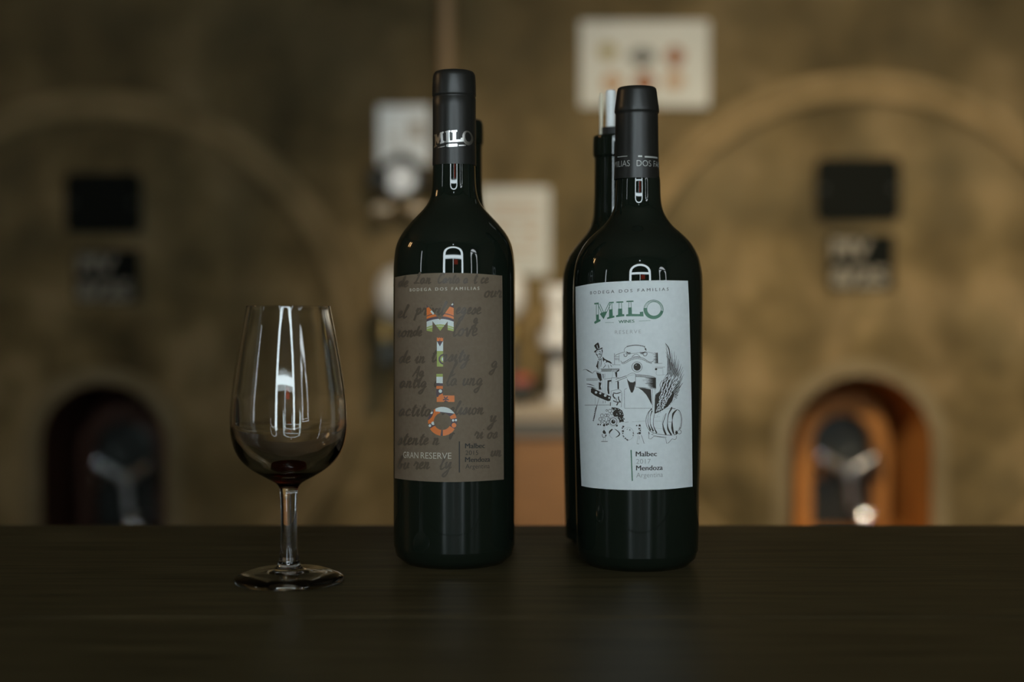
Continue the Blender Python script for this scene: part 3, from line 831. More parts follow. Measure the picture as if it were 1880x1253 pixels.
def disc(f, s, x, y, r, m=0, lift=0.0, ry=None): q.ellipse(*f((x, y)), r / s, (ry or r) / s, m, lift, n=14)
UPL = 0.00004
# gentleman in a top hat
fill(fA, [(365, 180), (405, 140), (450, 110), (470, 130), (492, 225), (420, 268), (393, 232)])
a_([(430, 165), (445, 235)], 14, 2, lift=UPL, smooth=False)
fill(fA, [(362, 322), (380, 292), (430, 262), (500, 240), (545, 216), (553, 245), (480, 270), (430, 285), (400, 330)])
a_([(408, 322), (415, 372), (440, 402), (455, 440), (490, 452), (520, 422), (540, 340), (546, 262)], 12)
a_([(540, 262), (548, 320)], 22); a_([(420, 370), (440, 395)], 24)
a_([(432, 312), (455, 302)], 8); a_([(478, 300), (506, 306)], 9); a_([(494, 306), (508, 348)], 8); a_([(466, 374), (490, 358), (518, 384)], 16); a_([(478, 402), (490, 418), (508, 402)], 8)
a_([(458, 478), (495, 492), (532, 460)], 16); fill(fA, [(450, 500), (462, 520), (455, 600), (455, 705), (425, 650), (408, 640), (430, 580)])
a_([(470, 520), (468, 700)], 8); a_([(528, 485), (512, 640)], 9); a_([(490, 505), (492, 690)], 5, 1); a_([(540, 470), (530, 600)], 5, 1)
fill(fA, [(552, 418), (600, 470), (660, 500), (720, 525), (768, 575), (730, 572), (680, 545), (645, 540), (622, 562), (628, 510), (590, 500), (575, 540), (555, 480)])
a_([(568, 665), (602, 632), (622, 600)], 12); a_([(678, 600), (690, 675)], 9); a_([(722, 592), (755, 645)], 9); a_([(590, 560), (610, 600)], 6)
q.done('engraved_man', labB, [M['ink'], M['ink_light'], M['white_label']], 'ink drawing of a man in a top hat'); q = Print(sB, INK)
# balcony, column and the building at the left
a_([(510, 690), (920, 688)], 8); a_([(512, 742), (880, 748)], 7); fill(fA, [(520, 696), (740, 694), (740, 738), (530, 740)], 1)
for x in range(745, 915, 18): a_([(x, 692), (x - 4, 728)], 9, smooth=False)
fill(fA, [(850, 745), (925, 690), (915, 735), (870, 758)]); fill(fA, [(820, 760), (872, 756), (872, 872), (845, 872)])
a_([(606, 765), (606, 1250)], 4, 1); a_([(548, 800), (548, 1250)], 4, 1); a_([(768, 760), (765, 880)], 5, 1)
for y in (812, 838, 868): a_([(540, y), (612, y)], 5)
a_([(560, 800), (575, 900)], 10); a_([(580, 912), (752, 895)], 6); a_([(745, 885), (905, 880)], 7); a_([(750, 890), (752, 1000)], 5)
fill(fA, [(660, 940), (745, 930), (745, 962), (697, 975), (692, 1100), (705, 1240), (672, 1240), (655, 1150)]); fill(fA, [(875, 960), (908, 960), (912, 1132), (880, 1130)])
a_([(838, 918), (950, 882), (1075, 842)], 11); a_([(838, 972), (950, 925), (1085, 872)], 9)
a_([(120, 716), (180, 702), (240, 730), (325, 782)], [5, 8, 22, 10]); a_([(330, 790), (392, 735), (520, 790)], 7)
fill(fA, [(412, 760), (520, 800), (538, 940), (505, 955), (452, 885)])
for x in range(205, 450, 22): a_([(x, 905), (x, 940)], 9, 1, smooth=False)
a_([(200, 905), (450, 903)], 6); a_([(200, 942), (450, 940)], 6); a_([(450, 910), (520, 975)], 6)
fill(fA, [(468, 980), (527, 990), (520, 1030), (505, 1070), (525, 1130), (527, 1145), (470, 1140)])
a_([(198, 1018), (280, 1030), (372, 1066)], [8, 18, 6]); a_([(215, 1078), (320, 1092), (420, 1130)], [8, 16, 6])
q.done('engraved_balcony', labB, [M['ink'], M['ink_light'], M['white_label']], 'ink drawing of a balcony and column'); q = Print(sB, INK)
# vine rod with grapes
fill(fE, [(150, 590), (165, 582), (250, 625), (330, 660), (368, 678), (362, 722), (335, 728), (260, 698), (190, 665), (148, 632)])
for x, y, r in ((205, 632, 14), (252, 643, 12), (306, 666, 15), (349, 692, 10)): disc(fE, 5.967, x, y, r, 2, UPL)
e_([(240, 690), (216, 770)], 3); e_([(216, 770), (205, 810), (196, 850), (186, 900), (174, 950)], [6, 10, 7, 10, 5])
for i in range(8): e_([(200 - i * 3.4 - 7 + 12, 800 + i * 19), (200 - i * 3.4 + 5 - 12, 808 + i * 19)], 6, smooth=False)
e_([(80, 772), (352, 770)], 4); e_([(195, 680), (195, 770)], 3, 1); e_([(282, 722), (282, 752)], 4); e_([(306, 722), (306, 750)], 4)
q.done('engraved_vine', labB, [M['ink'], M['ink_light'], M['white_label']], 'ink drawing of a vine rod and corkscrew'); q = Print(sB, INK)
# press
e_([(370, 616), (478, 614), (480, 796)], 3); e_([(370, 616), (366, 700)], 3)
e_([(392, 636), (430, 644), (474, 632)], 9); e_([(396, 645), (392, 670), (412, 700)], 13); e_([(392, 722), (430, 738), (474, 736)], 10); e_([(452, 676), (452, 706), (474, 742)], 11); e_([(364, 740), (360, 780)], 8); e_([(446, 745), (430, 775)], 12); e_([(420, 690), (430, 725)], 6)
q.done('engraved_press', labB, [M['ink'], M['ink_light'], M['white_label']], 'ink drawing of a press'); q = Print(sB, INK)
# grapes
for x, y, r in ((270, 886, 17), (312, 884, 15), (250, 926, 16), (290, 926, 15), (334, 884, 15), (356, 836, 17), (386, 812, 13), (322, 830, 9), (378, 862, 15), (345, 925, 14), (300, 962, 14), (330, 958, 12), (262, 958, 10)):
    q.ring(*fE((x, y)), r / 5.967, r * 1.15 / 5.967, 4.5 / 5.967, n=14)
for x, y, r in ((228, 984, 9), (252, 986, 8), (293, 992, 13), (322, 986, 11), (340, 980, 8)): disc(fE, 5.967, x, y, r)
fill(fE, [(372, 800), (410, 796), (450, 806), (490, 830), (510, 880), (500, 905), (522, 925), (505, 935), (512, 955), (480, 955), (462, 965), (455, 930), (430, 900), (400, 895), (385, 860), (400, 835)])
for i in range(34):
    x, y = random.uniform(395, 500), random.uniform(806, 945)
    if (x - 400) * 0.9 < (y - 870): continue
    e_([(x, y), (x + random.uniform(4, 12), y + random.uniform(2, 12))], 5, 2, lift=UPL, smooth=False)
q.done('engraved_grapes', labB, [M['ink'], M['ink_light'], M['white_label']], 'ink drawing of grapes and leaves'); q = Print(sB, INK)
# the date ornament: glass, ring, wreath, bottle
e_([(286, 1000), (284, 1040)], 3, 1); e_([(300, 1000), (300, 1040)], 3, 1)
fill(fE, [(276, 1062), (292, 1040), (308, 1062), (316, 1082), (300, 1088), (282, 1082)]); e_([(272, 1090), (276, 1118), (294, 1124), (312, 1114), (314, 1092)], 6); disc(fE, 5.967, 312, 1104, 8)
e_([(286, 1125), (284, 1165)], 3, 1); e_([(306, 1125), (306, 1165)], 3, 1); e_([(262, 1170), (332, 1170)], 6)
q.ring(*fE((394, 952)), 40 / 5.967, 42 / 5.967, 6 / 5.967); q.ring(*fE((394, 952)), 54 / 5.967, 56 / 5.967, 3 / 5.967, 1); disc(fE, 5.967, 394, 953, 23); disc(fE, 5.967, 400, 945, 6, 2, UPL); disc(fE, 5.967, 432, 996, 11)
e_([(352, 1085), (356, 1062), (384, 1035)], [8, 18, 14]); e_([(408, 1032), (440, 1055), (462, 1084), (452, 1106), (420, 1125)], [4, 9, 12, 12, 5]); e_([(352, 1085), (358, 1112), (385, 1136)], 3, 1)
for p, w in (([(494, 1004), (512, 1010)], 18), ([(488, 1028), (498, 1020)], 14), ([(488, 1056), (510, 1058)], 20), ([(492, 1082), (504, 1080)], 12), ([(500, 1104), (512, 1122)], 9), ([(520, 1132), (534, 1140)], 12), ([(536, 1146), (556, 1158)], 14), ([(574, 1036), (576, 1052)], 8), ([(610, 1070), (616, 1088)], 9), ([(606, 1106), (616, 1102)], 10), ([(540, 1040), (552, 1032)], 5)):
    e_(p, w, smooth=False)
q.ring(*fE((555, 1085)), 62 / 5.967, 70 / 5.967, 2.5 / 5.967, 1)
for x, y, r in ((650, 996, 8), (682, 994, 12), (678, 1030, 10), (686, 1050, 7), (682, 1078, 13), (660, 1082, 7)): disc(fE, 5.967, x, y, r)
e_([(672, 990), (668, 1090)], 3, 1); e_([(692, 990), (694, 1090)], 4); e_([(668, 1094), (652, 1190)], 3, 1); e_([(700, 1098), (732, 1194)], 4); e_([(680, 1110), (676, 1150)], 4, 1); e_([(650, 1194), (676, 1196)], 4)
e_([(520, 962), (560, 956)], 3); e_([(600, 955), (745, 945)], 2.5, 1)
q.done('engraved_ornament', labB, [M['ink'], M['ink_light'], M['white_label']], 'ink drawing of a glass, ring, wreath and small bottle'); q = Print(sB, INK)
# facade
e_([(406, 205), (408, 326)], 4); e_([(456, 215), (458, 300)], 3)
for y in (240, 258, 272): e_([(408, y), (458, y)], 3.5)
e_([(412, 228), (445, 212), (490, 196), (516, 190)], 4); e_([(515, 186), (518, 152), (560, 126), (640, 115), (715, 126), (752, 155), (752, 184)], 4)
for i in range(13):
    t = i / 12; x = 545 + 190 * t; y = 128 - 14 * math.sin(math.pi * t)
    e_([(x, y - 5), (x + 2, y + 6)], 9, smooth=False)
e_([(516, 188), (580, 205), (650, 200), (742, 190)], 3); e_([(740, 150), (752, 168)], 12)
e_([(540, 184), (552, 200), (585, 196)], [6, 14, 4]); e_([(552, 214), (584, 208)], 6); e_([(684, 192), (720, 200), (745, 186)], [4, 14, 8]); e_([(690, 206), (724, 214)], 6)
e_([(512, 208), (512, 230), (528, 240), (545, 226), (540, 208), (528, 210)], 6); e_([(720, 210), (730, 230), (752, 230), (764, 210), (758, 194), (744, 196)], 6)
e_([(596, 246), (622, 220), (655, 214), (690, 244)], 4); e_([(600, 240), (690, 240)], 2.5)
e_([(476, 284), (484, 302), (510, 302), (545, 282), (595, 256), (650, 244), (720, 256), (775, 292), (810, 300), (838, 282)], 4.5)
e_([(480, 310), (500, 320), (540, 305), (590, 276), (650, 262), (715, 272), (770, 304), (815, 316)], 3)
for i in range(20):
    t = i / 19; x = 500 + 310 * t; y = 302 - 52 * math.sin(math.pi * t) ** 1.4
    e_([(x, y), (x + 1, y + 14)], 3.5, smooth=False)
e_([(765, 190), (800, 196), (840, 206)], 3)
for i in range(24):
    y = 200 + i * 4.7; e_([(random.uniform(822, 858), y), (880, y)], [2, 5], smooth=False)
e_([(878, 194), (882, 312)], 5); e_([(845, 314), (930, 314)], 3); e_([(380, 328), (470, 330)], 3)
disc(fE, 5.967, 655, 352, 40, ry=42); q.ring(*fE((653, 353)), 57 / 5.967, 56 / 5.967, 4 / 5.967)
for i in range(30):
    t = 2 * math.pi * i / 30; e_([(653 + 47 * math.cos(t), 353 + 47 * math.sin(t)), (653 + 56 * math.cos(t), 353 + 56 * math.sin(t))], 3, 1, smooth=False)
e_([(636, 335), (650, 330)], 4, 2, lift=UPL, smooth=False)
e_([(540, 450), (580, 426), (615, 420), (640, 432)], 3)
e_([(540, 460), (600, 440), (638, 440)], 3, 1)
e_([(640, 438), (720, 442), (800, 452), (852, 468)], 4); e_([(640, 460), (730, 464), (852, 488)], 4); e_([(638, 432), (636, 570)], 4)
for i in range(19):
    t = i / 18; x = 645 + 205 * t; y = 440 + 26 * t * t; e_([(x, y), (x, y + 18)], 4.5, smooth=False)
for i in range(30):
    y = 470 + i * 3.8; e_([(random.uniform(690 + abs(i - 9) * 5, 800), y), (858, y + 4)], [1.5, 5], smooth=False)
e_([(858, 470), (860, 592)], 5); e_([(640, 574), (720, 578), (860, 596)], 4)
fill(fE, [(540, 474), (556, 500), (580, 520), (610, 522), (632, 508), (636, 530), (622, 600), (606, 634), (588, 634), (570, 590), (554, 530)])
fill(fE, [(665, 580), (730, 584), (806, 600), (812, 690), (818, 774), (786, 712), (756, 660), (715, 615)])
e_([(515, 604), (518, 806)], 3); e_([(518, 806), (822, 806)], 3); e_([(515, 602), (545, 586)], 3)
e_([(848, 356), (960, 354)], 4, 1); e_([(868, 368), (940, 366)], 3); disc(fE, 5.967, 862, 377, 13); e_([(868, 392), (870, 440), (960, 438)], 3, 1); e_([(936, 380), (938, 438)], 3, 1)
e_([(850, 590), (852, 650)], 3, 1); e_([(822, 600), (826, 800)], 3)
q.done('engraved_facade', labB, [M['ink'], M['ink_light'], M['white_label']], 'ink drawing of a curved winery facade'); q = Print(sB, INK)
# wing
e_([(930, 500), (905, 545), (912, 590), (890, 632), (856, 662), (850, 760), (846, 862)], 5)
fill(fE, [(975, 436), (1000, 470), (1060, 480), (1100, 540), (1085, 600), (1060, 660), (1040, 725), (990, 790), (905, 842), (846, 868), (848, 770), (858, 660), (905, 622), (925, 560), (940, 500)])
for i in range(190):
    t = (i % 38) / 37; u = (i // 38) / 4 + random.uniform(-0.08, 0.08)
    x = 862 + (968 - 862) * t + u * (70 + 75 * t) + random.uniform(-4, 4); y = 846 - 385 * t + u * (10 * t - 34 * (1 - t)) + random.uniform(-5, 5)
    L = 13 + 20 * t
    e_([(x, y), (x + L * 0.32, y - L * 0.45), (x + L * 0.5, y - L * 0.9)], [4, 9, 3], 2, lift=UPL)
tips = [(964, 92), (1000, 120), (1036, 168), (1066, 182), (1082, 230), (1104, 262), (1122, 290), (1140, 318), (1152, 350), (1160, 392), (1164, 430), (1160, 470), (1158, 520), (1140, 560), (1126, 600), (1112, 650), (1095, 690)]
for i, tp in enumerate(tips):
    t = i / (len(tips) - 1)
    for k in range(4):
        bx, by = 985 + 70 * t + k * 9, 450 + 230 * t + k * 7
        mx, my = (bx + tp[0]) / 2 + 16 * (1 - t), (by + tp[1]) / 2 + (6 - 10 * t)
        e = 0.62 + 0.38 * (k / 3)
        tx, ty = bx + (tp[0] - bx) * e + random.uniform(-6, 6), by + (tp[1] - by) * e + random.uniform(-6, 6)
        e_([(bx, by), (mx, my), (tx, ty)], [4, 6.5, 1.4] if k != 2 else [3, 3.5, 1.2])
        if k == 1: e_([(bx + 4, by - 2), (mx + 3, my), (tx + 2, ty)], [3, 4.5, 2], 2, lift=UPL)
e_([(964, 92), (1000, 150), (1018, 230), (1022, 320), (1008, 400), (978, 440)], [3, 12, 5, 5, 5, 8])
for i in range(40):
    x, y = random.uniform(870, 1070), 0
    y = 850 - (x - 870) * 0.9 + random.uniform(8, 40)
    e_([(x, y), (x + 7, y + random.uniform(2, 9))], 2.5, smooth=False)
q.done('engraved_wing', labB, [M['ink'], M['ink_light'], M['white_label']], 'ink drawing of a feathered wing'); q = Print(sB, INK)
# barrel
d_([(380, 428), (300, 510), (252, 650), (262, 790), (322, 900), (392, 950)], 10)
d_([(382, 430), (322, 495), (295, 640), (300, 770), (352, 905)], [34, 10, 9, 12, 40]); d_([(386, 470), (346, 600), (346, 760), (412, 925)], [26, 10, 12, 40])
d_([(436, 545), (412, 680), (420, 820), (486, 962)], [10, 10, 14, 34]); d_([(392, 950), (520, 984), (680, 1004), (830, 1012)], 10)
d_([(694, 528), (654, 650), (620, 760), (640, 880), (690, 1000)], [8, 14, 14, 40, 36]); d_([(808, 425), (742, 560), (722, 740), (736, 880), (806, 1002)], [34, 16, 12, 36, 34]); d_([(930, 448), (848, 540), (826, 680), (826, 850), (858, 985)], [16, 44, 10, 46, 24])
d_([(780, 428), (840, 422), (895, 432)], 12); d_([(930, 446), (985, 480), (1025, 600), (1030, 720), (1010, 850), (980, 880)], 12); d_([(955, 478), (1000, 590), (1004, 750), (975, 860)], 5, 1)
d_([(688, 530), (620, 640), (610, 780), (640, 900)], 6, 1); d_([(430, 700), (600, 704)], 4, 1); d_([(425, 620), (560, 600)], 4, 1); d_([(440, 850), (610, 870)], 4, 1); d_([(735, 720), (815, 726)], 5)
d_([(640, 440), (740, 430), (800, 412)], 5, 1); disc(fD, 11.933, 812, 406, 16)
q.ring(*fD((982, 938)), 42 / 11.933, 44 / 11.933, 9 / 11.933, n=16); fill(fD, [(905, 900), (940, 930), (945, 975), (915, 995), (890, 960)]); d_([(970, 880), (1000, 830)], 14, 1); d_([(860, 1000), (930, 985)], 14)
d_([(312, 920), (312, 1085), (360, 1090), (420, 1034), (560, 1050), (682, 1072), (702, 1190), (745, 1176), (820, 1090), (885, 1106), (918, 1078), (916, 1022)], 8, smooth=False)
d_([(370, 992), (500, 1030), (700, 1052)], 7); d_([(372, 990), (420, 965)], 6); d_([(312, 940), (320, 985)], 18)
q.done('engraved_barrel', labB, [M['ink'], M['ink_light'], M['white_label']], 'ink drawing of a barrel on a cradle')
# lettering round the capsule
q = Print(sCB, 0.00012)
k = DB / F
text_on(q, 'DOS FAMILIAS', (1168.8, 305.2), None, 11.2, -0.004, 1.0, width=2.25)
vs, fs = text2d('FAMILIAS', -0.004)
th, z = sCB.hit(1156.5, 305.2)
x1 = max(v[0] for v in vs); kk = 2.25 / (max(v[0] for v in text2d('DOS FAMILIAS')[0]))
q.add([(th + (x - x1) * kk, z + y * 11.2 * k / 0.70) for x, y in vs], fs, step=0.06, uv=True)
def arc(px0, px1, py, h, m=0):
    a, z = sCB.hit(px0, py); b, _ = sCB.hit(px1, py)
    q.add([(a, z), (b, z), (b, z + h * k), (a, z + h * k)], [(0, 1, 2, 3)], m, step=0.08, uv=True)
arc(1171.5, 1179, 288.5, 3); arc(1183.5, 1207, 289.5, 3); arc(1134, 1152, 289.5, 1.5)
q.done('foil_lettering', capB, M['dim_foil'], 'dull silver capital letters around the capsule')

# ---- rear bottles
bC = [(250, 38.5), (255, 41), (285, 41.2), (290, 39), (298, 38.2), (340, 38.5), (380, 39.4), (405, 42), (425, 50), (445, 66), (468, 83), (492, 93), (520, 97), (600, 97.5), (750, 96), (900, 93), (985, 90.5)]
tC, sC = bottle('wine_bottle', 1129.5, 0.945, bC, 78, 'opened dark bottle with a white pouring spout, standing behind the white-labelled bottle', 'wine bottles on the counter', M['bottle_rear'])
c = at(1129.5, 250, 0.945); kc = 0.945 / F
V, Fc = lathe([(0, 0.006), (30 * kc, 0.006), (30 * kc, 0.0), (0, 0.0)], 40, 'Z', (c.x, 0.945, c.z - 0.001)); build('stopper', V, Fc, M['rubber'], tC, smooth=True, crease=40)
p0, p1 = at(1121, 246, 0.940), at(1121.5, 166, 0.940)
pts = [p0.lerp(p1, t) for t in (0, 0.15, 0.4, 0.65, 0.85, 0.93, 1.0)]
V, Fc = tube(pts, [x * kc for x in (9, 8.8, 8.6, 9.2, 9.8, 9.6, 8.2)], 20); build('pouring_spout', V, Fc, M['white_plastic'], tC, smooth=True, crease=50)
p0, p1 = at(1103.5, 248, 0.940), at(1103.8, 171, 0.940)
pts = [p0.lerp(p1, t) for t in (0, 0.3, 0.5, 0.65, 0.85, 0.94, 1.0)]
V, Fc = tube(pts, [x * kc for x in (3.0, 3.0, 3.3, 4.2, 4.4, 3.4, 2.6)], 12); build('air_tube', V, Fc, M['cream_plastic'], tC, smooth=True, crease=50)
bD = [(224, 36), (230, 39.5), (262, 39.8), (268, 37.6), (280, 37.2), (340, 37.6), (372, 40), (390, 46), (410, 62), (432, 80), (456, 91), (490, 96), (600, 97), (900, 96.5), (985, 96)]
tD, sD = bottle('wine_bottle', 848, 0.955, bD, 82, 'dark bottle mostly hidden behind the brown-labelled bottle, neck showing at its right', 'wine bottles on the counter', M['bottle_rear'])
cD = at(848, 224, 0.955)
V, Fc = lathe([(0, 0.0012), (32 * kc, 0.0012), (36.5 * kc, 0.0004), (36.5 * kc, -0.001), (0, -0.001)], 40, 'Z', (cD.x, 0.955, cD.z)); build('stopper', V, Fc, M['rubber'], tD, smooth=True, crease=40)

# ------------------------------------------------------------------ tasting glass
GD = 0.802; GX = 530
gout = px_profile(GX, GD, [(562.5, 76.2), (566, 77), (600, 83.5), (650, 92.5), (700, 100.5), (740, 105), (775, 106.2), (800, 104.5), (825, 98), (845, 86), (862, 67), (875, 46), (885, 27), (892, 19.5), (900, 16.8), (925, 15.2), (970, 14.6), (1005, 16), (1025, 18.2), (1036, 21), (1041, 24)])
gout = smooth_profile(gout, 5)
gk = GD / F
foot = [(28 * gk, at(GX, 1045, GD).z), (45 * gk, at(GX, 1050, GD).z), (70 * gk, 0.0062), (92 * gk, 0.0040), (99 * gk, 0.0030), (100.6 * gk, 0.0018), (99 * gk, 0.0004), (94 * gk, 0.0), (80 * gk, 0.0002), (40 * gk, 0.0028), (0.0, 0.0042)]
gin = px_profile(GX, GD, [(870, 0.0), (869.6, 14), (867, 30), (860, 47), (848, 66), (832, 83), (812, 95), (790, 101.3), (770, 102.8), (735, 101.5), (700, 97.2), (650, 89.4), (600, 80.6), (566, 74.2), (563, 74.4)])
gin = smooth_profile(gin, 5)
gc = at(GX, 800, GD)
tg = root('tasting_glass', (gc.x, GD, 0), 'small empty stemmed tasting glass with a trace of red wine', 'wine glass')
V, Fc = lathe(gin + gout + foot, 112, 'Z', (gc.x, GD, 0))
fix_normals(build('glass', V, Fc, M['glass'], tg, smooth=True, crease=60))
# a trace of wine left in the bowl
surf_z = at(GX, 865.5, GD).z
wp = [(r + 0.00025 if r > 0 else 0.0, z - 0.00015) for r, z in gin if z < surf_z]
rs = wp[-1][0]
wp = wp + [(rs, wp[-1][1] + 0.0003), (rs * 0.9, wp[-1][1] + 0.0001), (rs * 0.4, wp[-1][1] - 0.0001), (0.0, wp[-1][1] - 0.0001)]
V, Fc = lathe(wp, 72, 'Z', (gc.x, GD, 0))
tag(fix_normals(build('wine_residue', V, Fc, M['wine'], None, smooth=True)), 'last drops of red wine at the bottom of the tasting glass', 'wine')

# ------------------------------------------------------------------ things on the tank wall
def plate(name, x0, x1, y0, y1, D, thick, m, parent=None, r=0.0):
    a, b = at(x0, y1, D), at(x1, y0, D)
    out = rounded(a.x, b.x, a.z, b.z, max(r, 0.001))
    return build(name, *slab(out, D, D + thick), m, parent)
def marks(name, quads, D, m, parent, thick=0.0015):
    g = [slab([(at(x, y, D).x, at(x, y, D).z) for x, y in qd], D - thick, D - 0.0001) for qd in quads]
    return build(name, *merge(*g), m, parent)
def rect(x0, x1, y0, y1): return [(x0, y0), (x1, y0), (x1, y1), (x0, y1)]
def blob(cx, cy, rx, ry, n=10, j=0.25):
    return [(cx + rx * math.cos(2 * math.pi * i / n) * random.uniform(1 - j, 1), cy + ry * math.sin(2 * math.pi * i / n) * random.uniform(1 - j, 1)) for i in range(n)]
def wroot(name, px, py, D, label, cat, group=None):
    p = at(px, py, D); return root(name, (p.x, D, p.z), label, cat, group)
WD = WALL_Y - 0.02
# poster board
t = wroot('poster', 1184, 195, WD, 'white landscape poster with six small coloured pictures, top right on the wall', 'poster')
plate('board', 1065, 1302, 38, 196, WD, 0.015, M['white_board'], t, 0.006)
M['olive'] = mat('olive_picture_print', (0.30, 0.26, 0.11), 0.6); M['slate'] = mat('slate_picture_print', (0.12, 0.13, 0.12), 0.6)
M['rust'] = mat('rust_picture_print', (0.24, 0.085, 0.02), 0.6); M['tan'] = mat('tan_picture_print', (0.40, 0.24, 0.11), 0.6); M['caption'] = mat('caption_print', (0.45, 0.42, 0.35), 0.6)
for cx, cy, rx, ry, m in ((1116, 94, 16, 13, 'olive'), (1179, 104, 22, 14, 'slate'), (1239, 104, 15, 17, 'rust'), (1124, 152, 16, 14, 'tan'), (1183, 152, 17, 18, 'rust'), (1238, 148, 15, 13, 'tan')):
    marks('picture', [blob(cx, cy, rx * 1.25, ry * 1.25, j=0.12)], WD, M[m], t)
    marks('caption', [rect(cx - 20, cx + 18, cy + ry + 4, cy + ry + 6.5), rect(cx - 14, cx + 14, cy + ry + 9, cy + ry + 11)], WD, M['caption'], t)
# notice sheet at the left of the bottle neck
t = wroot('notice_sheet', 740, 302, WD, 'bright white notice sheet on the wall left of the brown-labelled bottle neck', 'notice')
plate('sheet', 694, 788, 194, 303, WD, 0.006, M['paper'], t, 0.003)
marks('printed_panel', [rect(752, 778, 222, 258)], WD, M['caption'], t)
marks('printed_line', [rect(712, 738, 250, 254), rect(712, 734, 260, 263), rect(712, 738, 270, 273)], WD, M['caption'], t)
# white instruction board between the bottles
t = wroot('instruction_board', 950, 506, WD, 'white instruction board on the wall between the two front bottles', 'sign')
plate('board', 880, 1010, 344, 506, WD, 0.012, M['white_board'], t, 0.012)
marks('printed_line', [rect(900, 990, 372, 376), rect(900, 985, 386, 389), rect(900, 992, 398, 401), rect(905, 940, 420, 428), rect(962, 985, 420, 430), rect(900, 990, 450, 453), rect(900, 980, 464, 467)], WD, M['tan'], t)
# black plates and lettered tank signs
for (x0, x1, y0, y1), lb in (((120, 256, 317, 428), 'black rounded plate high on the left tank'), ((1500, 1652, 290, 404), 'black rounded plate high on the right tank')):
    t = wroot('tank_plate', (x0 + x1) / 2, y1, WD, lb, 'plate', 'black plates on the tanks')
    plate('panel', x0, x1, y0, y1, WD - 0.01, 0.028, M['black'], t, 0.028)
    for bx in (x0 + 12, x1 - 12):
        p = at(bx, (y0 + y1) / 2, WD - 0.01); V, Fc = lathe([(0, -0.006), (0.008, -0.005), (0.01, 0.0)], 12, 'Y', p); build('screw', V, Fc, M['dark_steel'], t)
def word(s, x0, x1, ybase, cap, D, m, parent, weight=0.02):
    vs, fs = text2d(s, weight)
    a, b = min(v[0] for v in vs), max(v[0] for v in vs)
    k = (at(x1, ybase, D).x - at(x0, ybase, D).x) / (b - a); o = at(x0, ybase, D); kz = cap * D / F / 0.7
    return build('lettering', [(o.x + (x - a) * k, D - 0.001, o.z + y * kz) for x, y in vs], fs, m, parent)
for (x0, x1, y0, y1), lb in (((138, 254, 458, 556), 'dark lettered sign under the black plate of the left tank'), ((1523, 1641, 430, 531), 'dark lettered sign under the black plate of the right tank')):
    t = wroot('tank_sign', (x0 + x1) / 2, y1, WD, lb, 'sign', 'lettered tank signs')
    plate('panel', x0, x1, y0, y1, WD, 0.015, M['black'], t, 0.004)
    word('PIV', x0 + 5, x0 + 76, y0 + 42, 31, WD, M['pale_print'], t, 0.05)
    word('8/25', x0 + 4, x1 - 12, y1 - 6, 32, WD, M['pale_print'], t, 0.05)
# beige pipe running up the wall
x = at(820, 300, 4.93)
pp = root('wall_pipe', (x.x, 4.93, wz(480)), 'beige vertical pipe on the wall above the brown-labelled bottle', 'pipe')
V, Fc = tube([(x.x, 4.93, wz(500)), (x.x, 4.93, CEIL)], 12.2 * 4.93 / F, 20); build('pipe_run', V, Fc, M['beige_pipe'], pp, smooth=True, crease=50)
for z in (wz(-150), wz(240)):
    V, Fc = lathe([(0.024, 0), (0.030, 0.002), (0.030, 0.028), (0.024, 0.03)], 20, 'Z', (x.x, 4.93, z)); build('collar', V, Fc, M['steel'], pp, smooth=True, crease=40)
    box('bracket', x.x - 0.008, x.x + 0.008, 4.95, 4.999, z + 0.005, z + 0.025, M['steel'], pp)
# gauge, handwheel and hose on the wall, left of the neck
GY = 4.86
t = vg = wroot('pressure_gauge', 738, 362, GY, 'round white pressure gauge with dark handwheel and hose, below the notice sheet', 'gauge')
p = at(737, 329, GY)
V, Fc = lathe([(0, -0.018), (0.050, -0.018), (0.050, -0.012), (0, -0.012)], 32, 'Y', p); build('dial', V, Fc, M['white_plastic'], t, smooth=True, crease=40)
V, Fc = lathe([(0.050, -0.022), (0.062, -0.022), (0.064, 0.02), (0.050, 0.03), (0, 0.03)], 32, 'Y', p); build('bezel', V, Fc, M['dark_steel'], t, smooth=True, crease=40)
build('needle', *slab([(p.x - 0.003, p.z - 0.01), (p.x + 0.003, p.z - 0.01), (p.x + 0.026, p.z + 0.03), (p.x + 0.022, p.z + 0.032)], p.y - 0.021, p.y - 0.019), M['black'], t)
V, Fc = tube([(p.x, GY + 0.01, p.z - 0.06), (p.x, GY + 0.01, at(737, 392, GY).z)], 0.012, 14); build('stem', V, Fc, M['brass'], t, smooth=True)
for px in (702, 765):
    c0 = at(px, 384, GY); V, Fc = lathe([(0, -0.034), (0.014, -0.034), (0.016, -0.018), (0.027, -0.016), (0.027, 0.016), (0.016, 0.018), (0.014, 0.034), (0, 0.034)], 16, 'X', (c0.x, GY, c0.z)); build('pipe_union', V, Fc, M['union'], t, smooth=True, crease=35)
c0, c1 = at(700, 384, GY), at(768, 384, GY)
V, Fc = tube([(c0.x, GY, c0.z), (c1.x, GY, c1.z)], 0.009, 14); build('manifold', V, Fc, M['dark_steel'], t, smooth=True)
V, Fc = tube([(c0.x + 0.06, GY, c0.z), (c0.x + 0.06, WALL_Y, c0.z)], 0.012, 12); build('wall_stub', V, Fc, M['steel'], t, smooth=True)
p = at(694, 327, GY - 0.02)
hw = t
V, Fc = lathe([(0.030 + 0.010 * math.cos(a), 0.010 * math.sin(a)) for a in [2 * math.pi * i / 10 for i in range(10)]], 28, 'Y', p, close=True); t = build('handwheel', V, Fc, M['rubber'], vg, smooth=True)
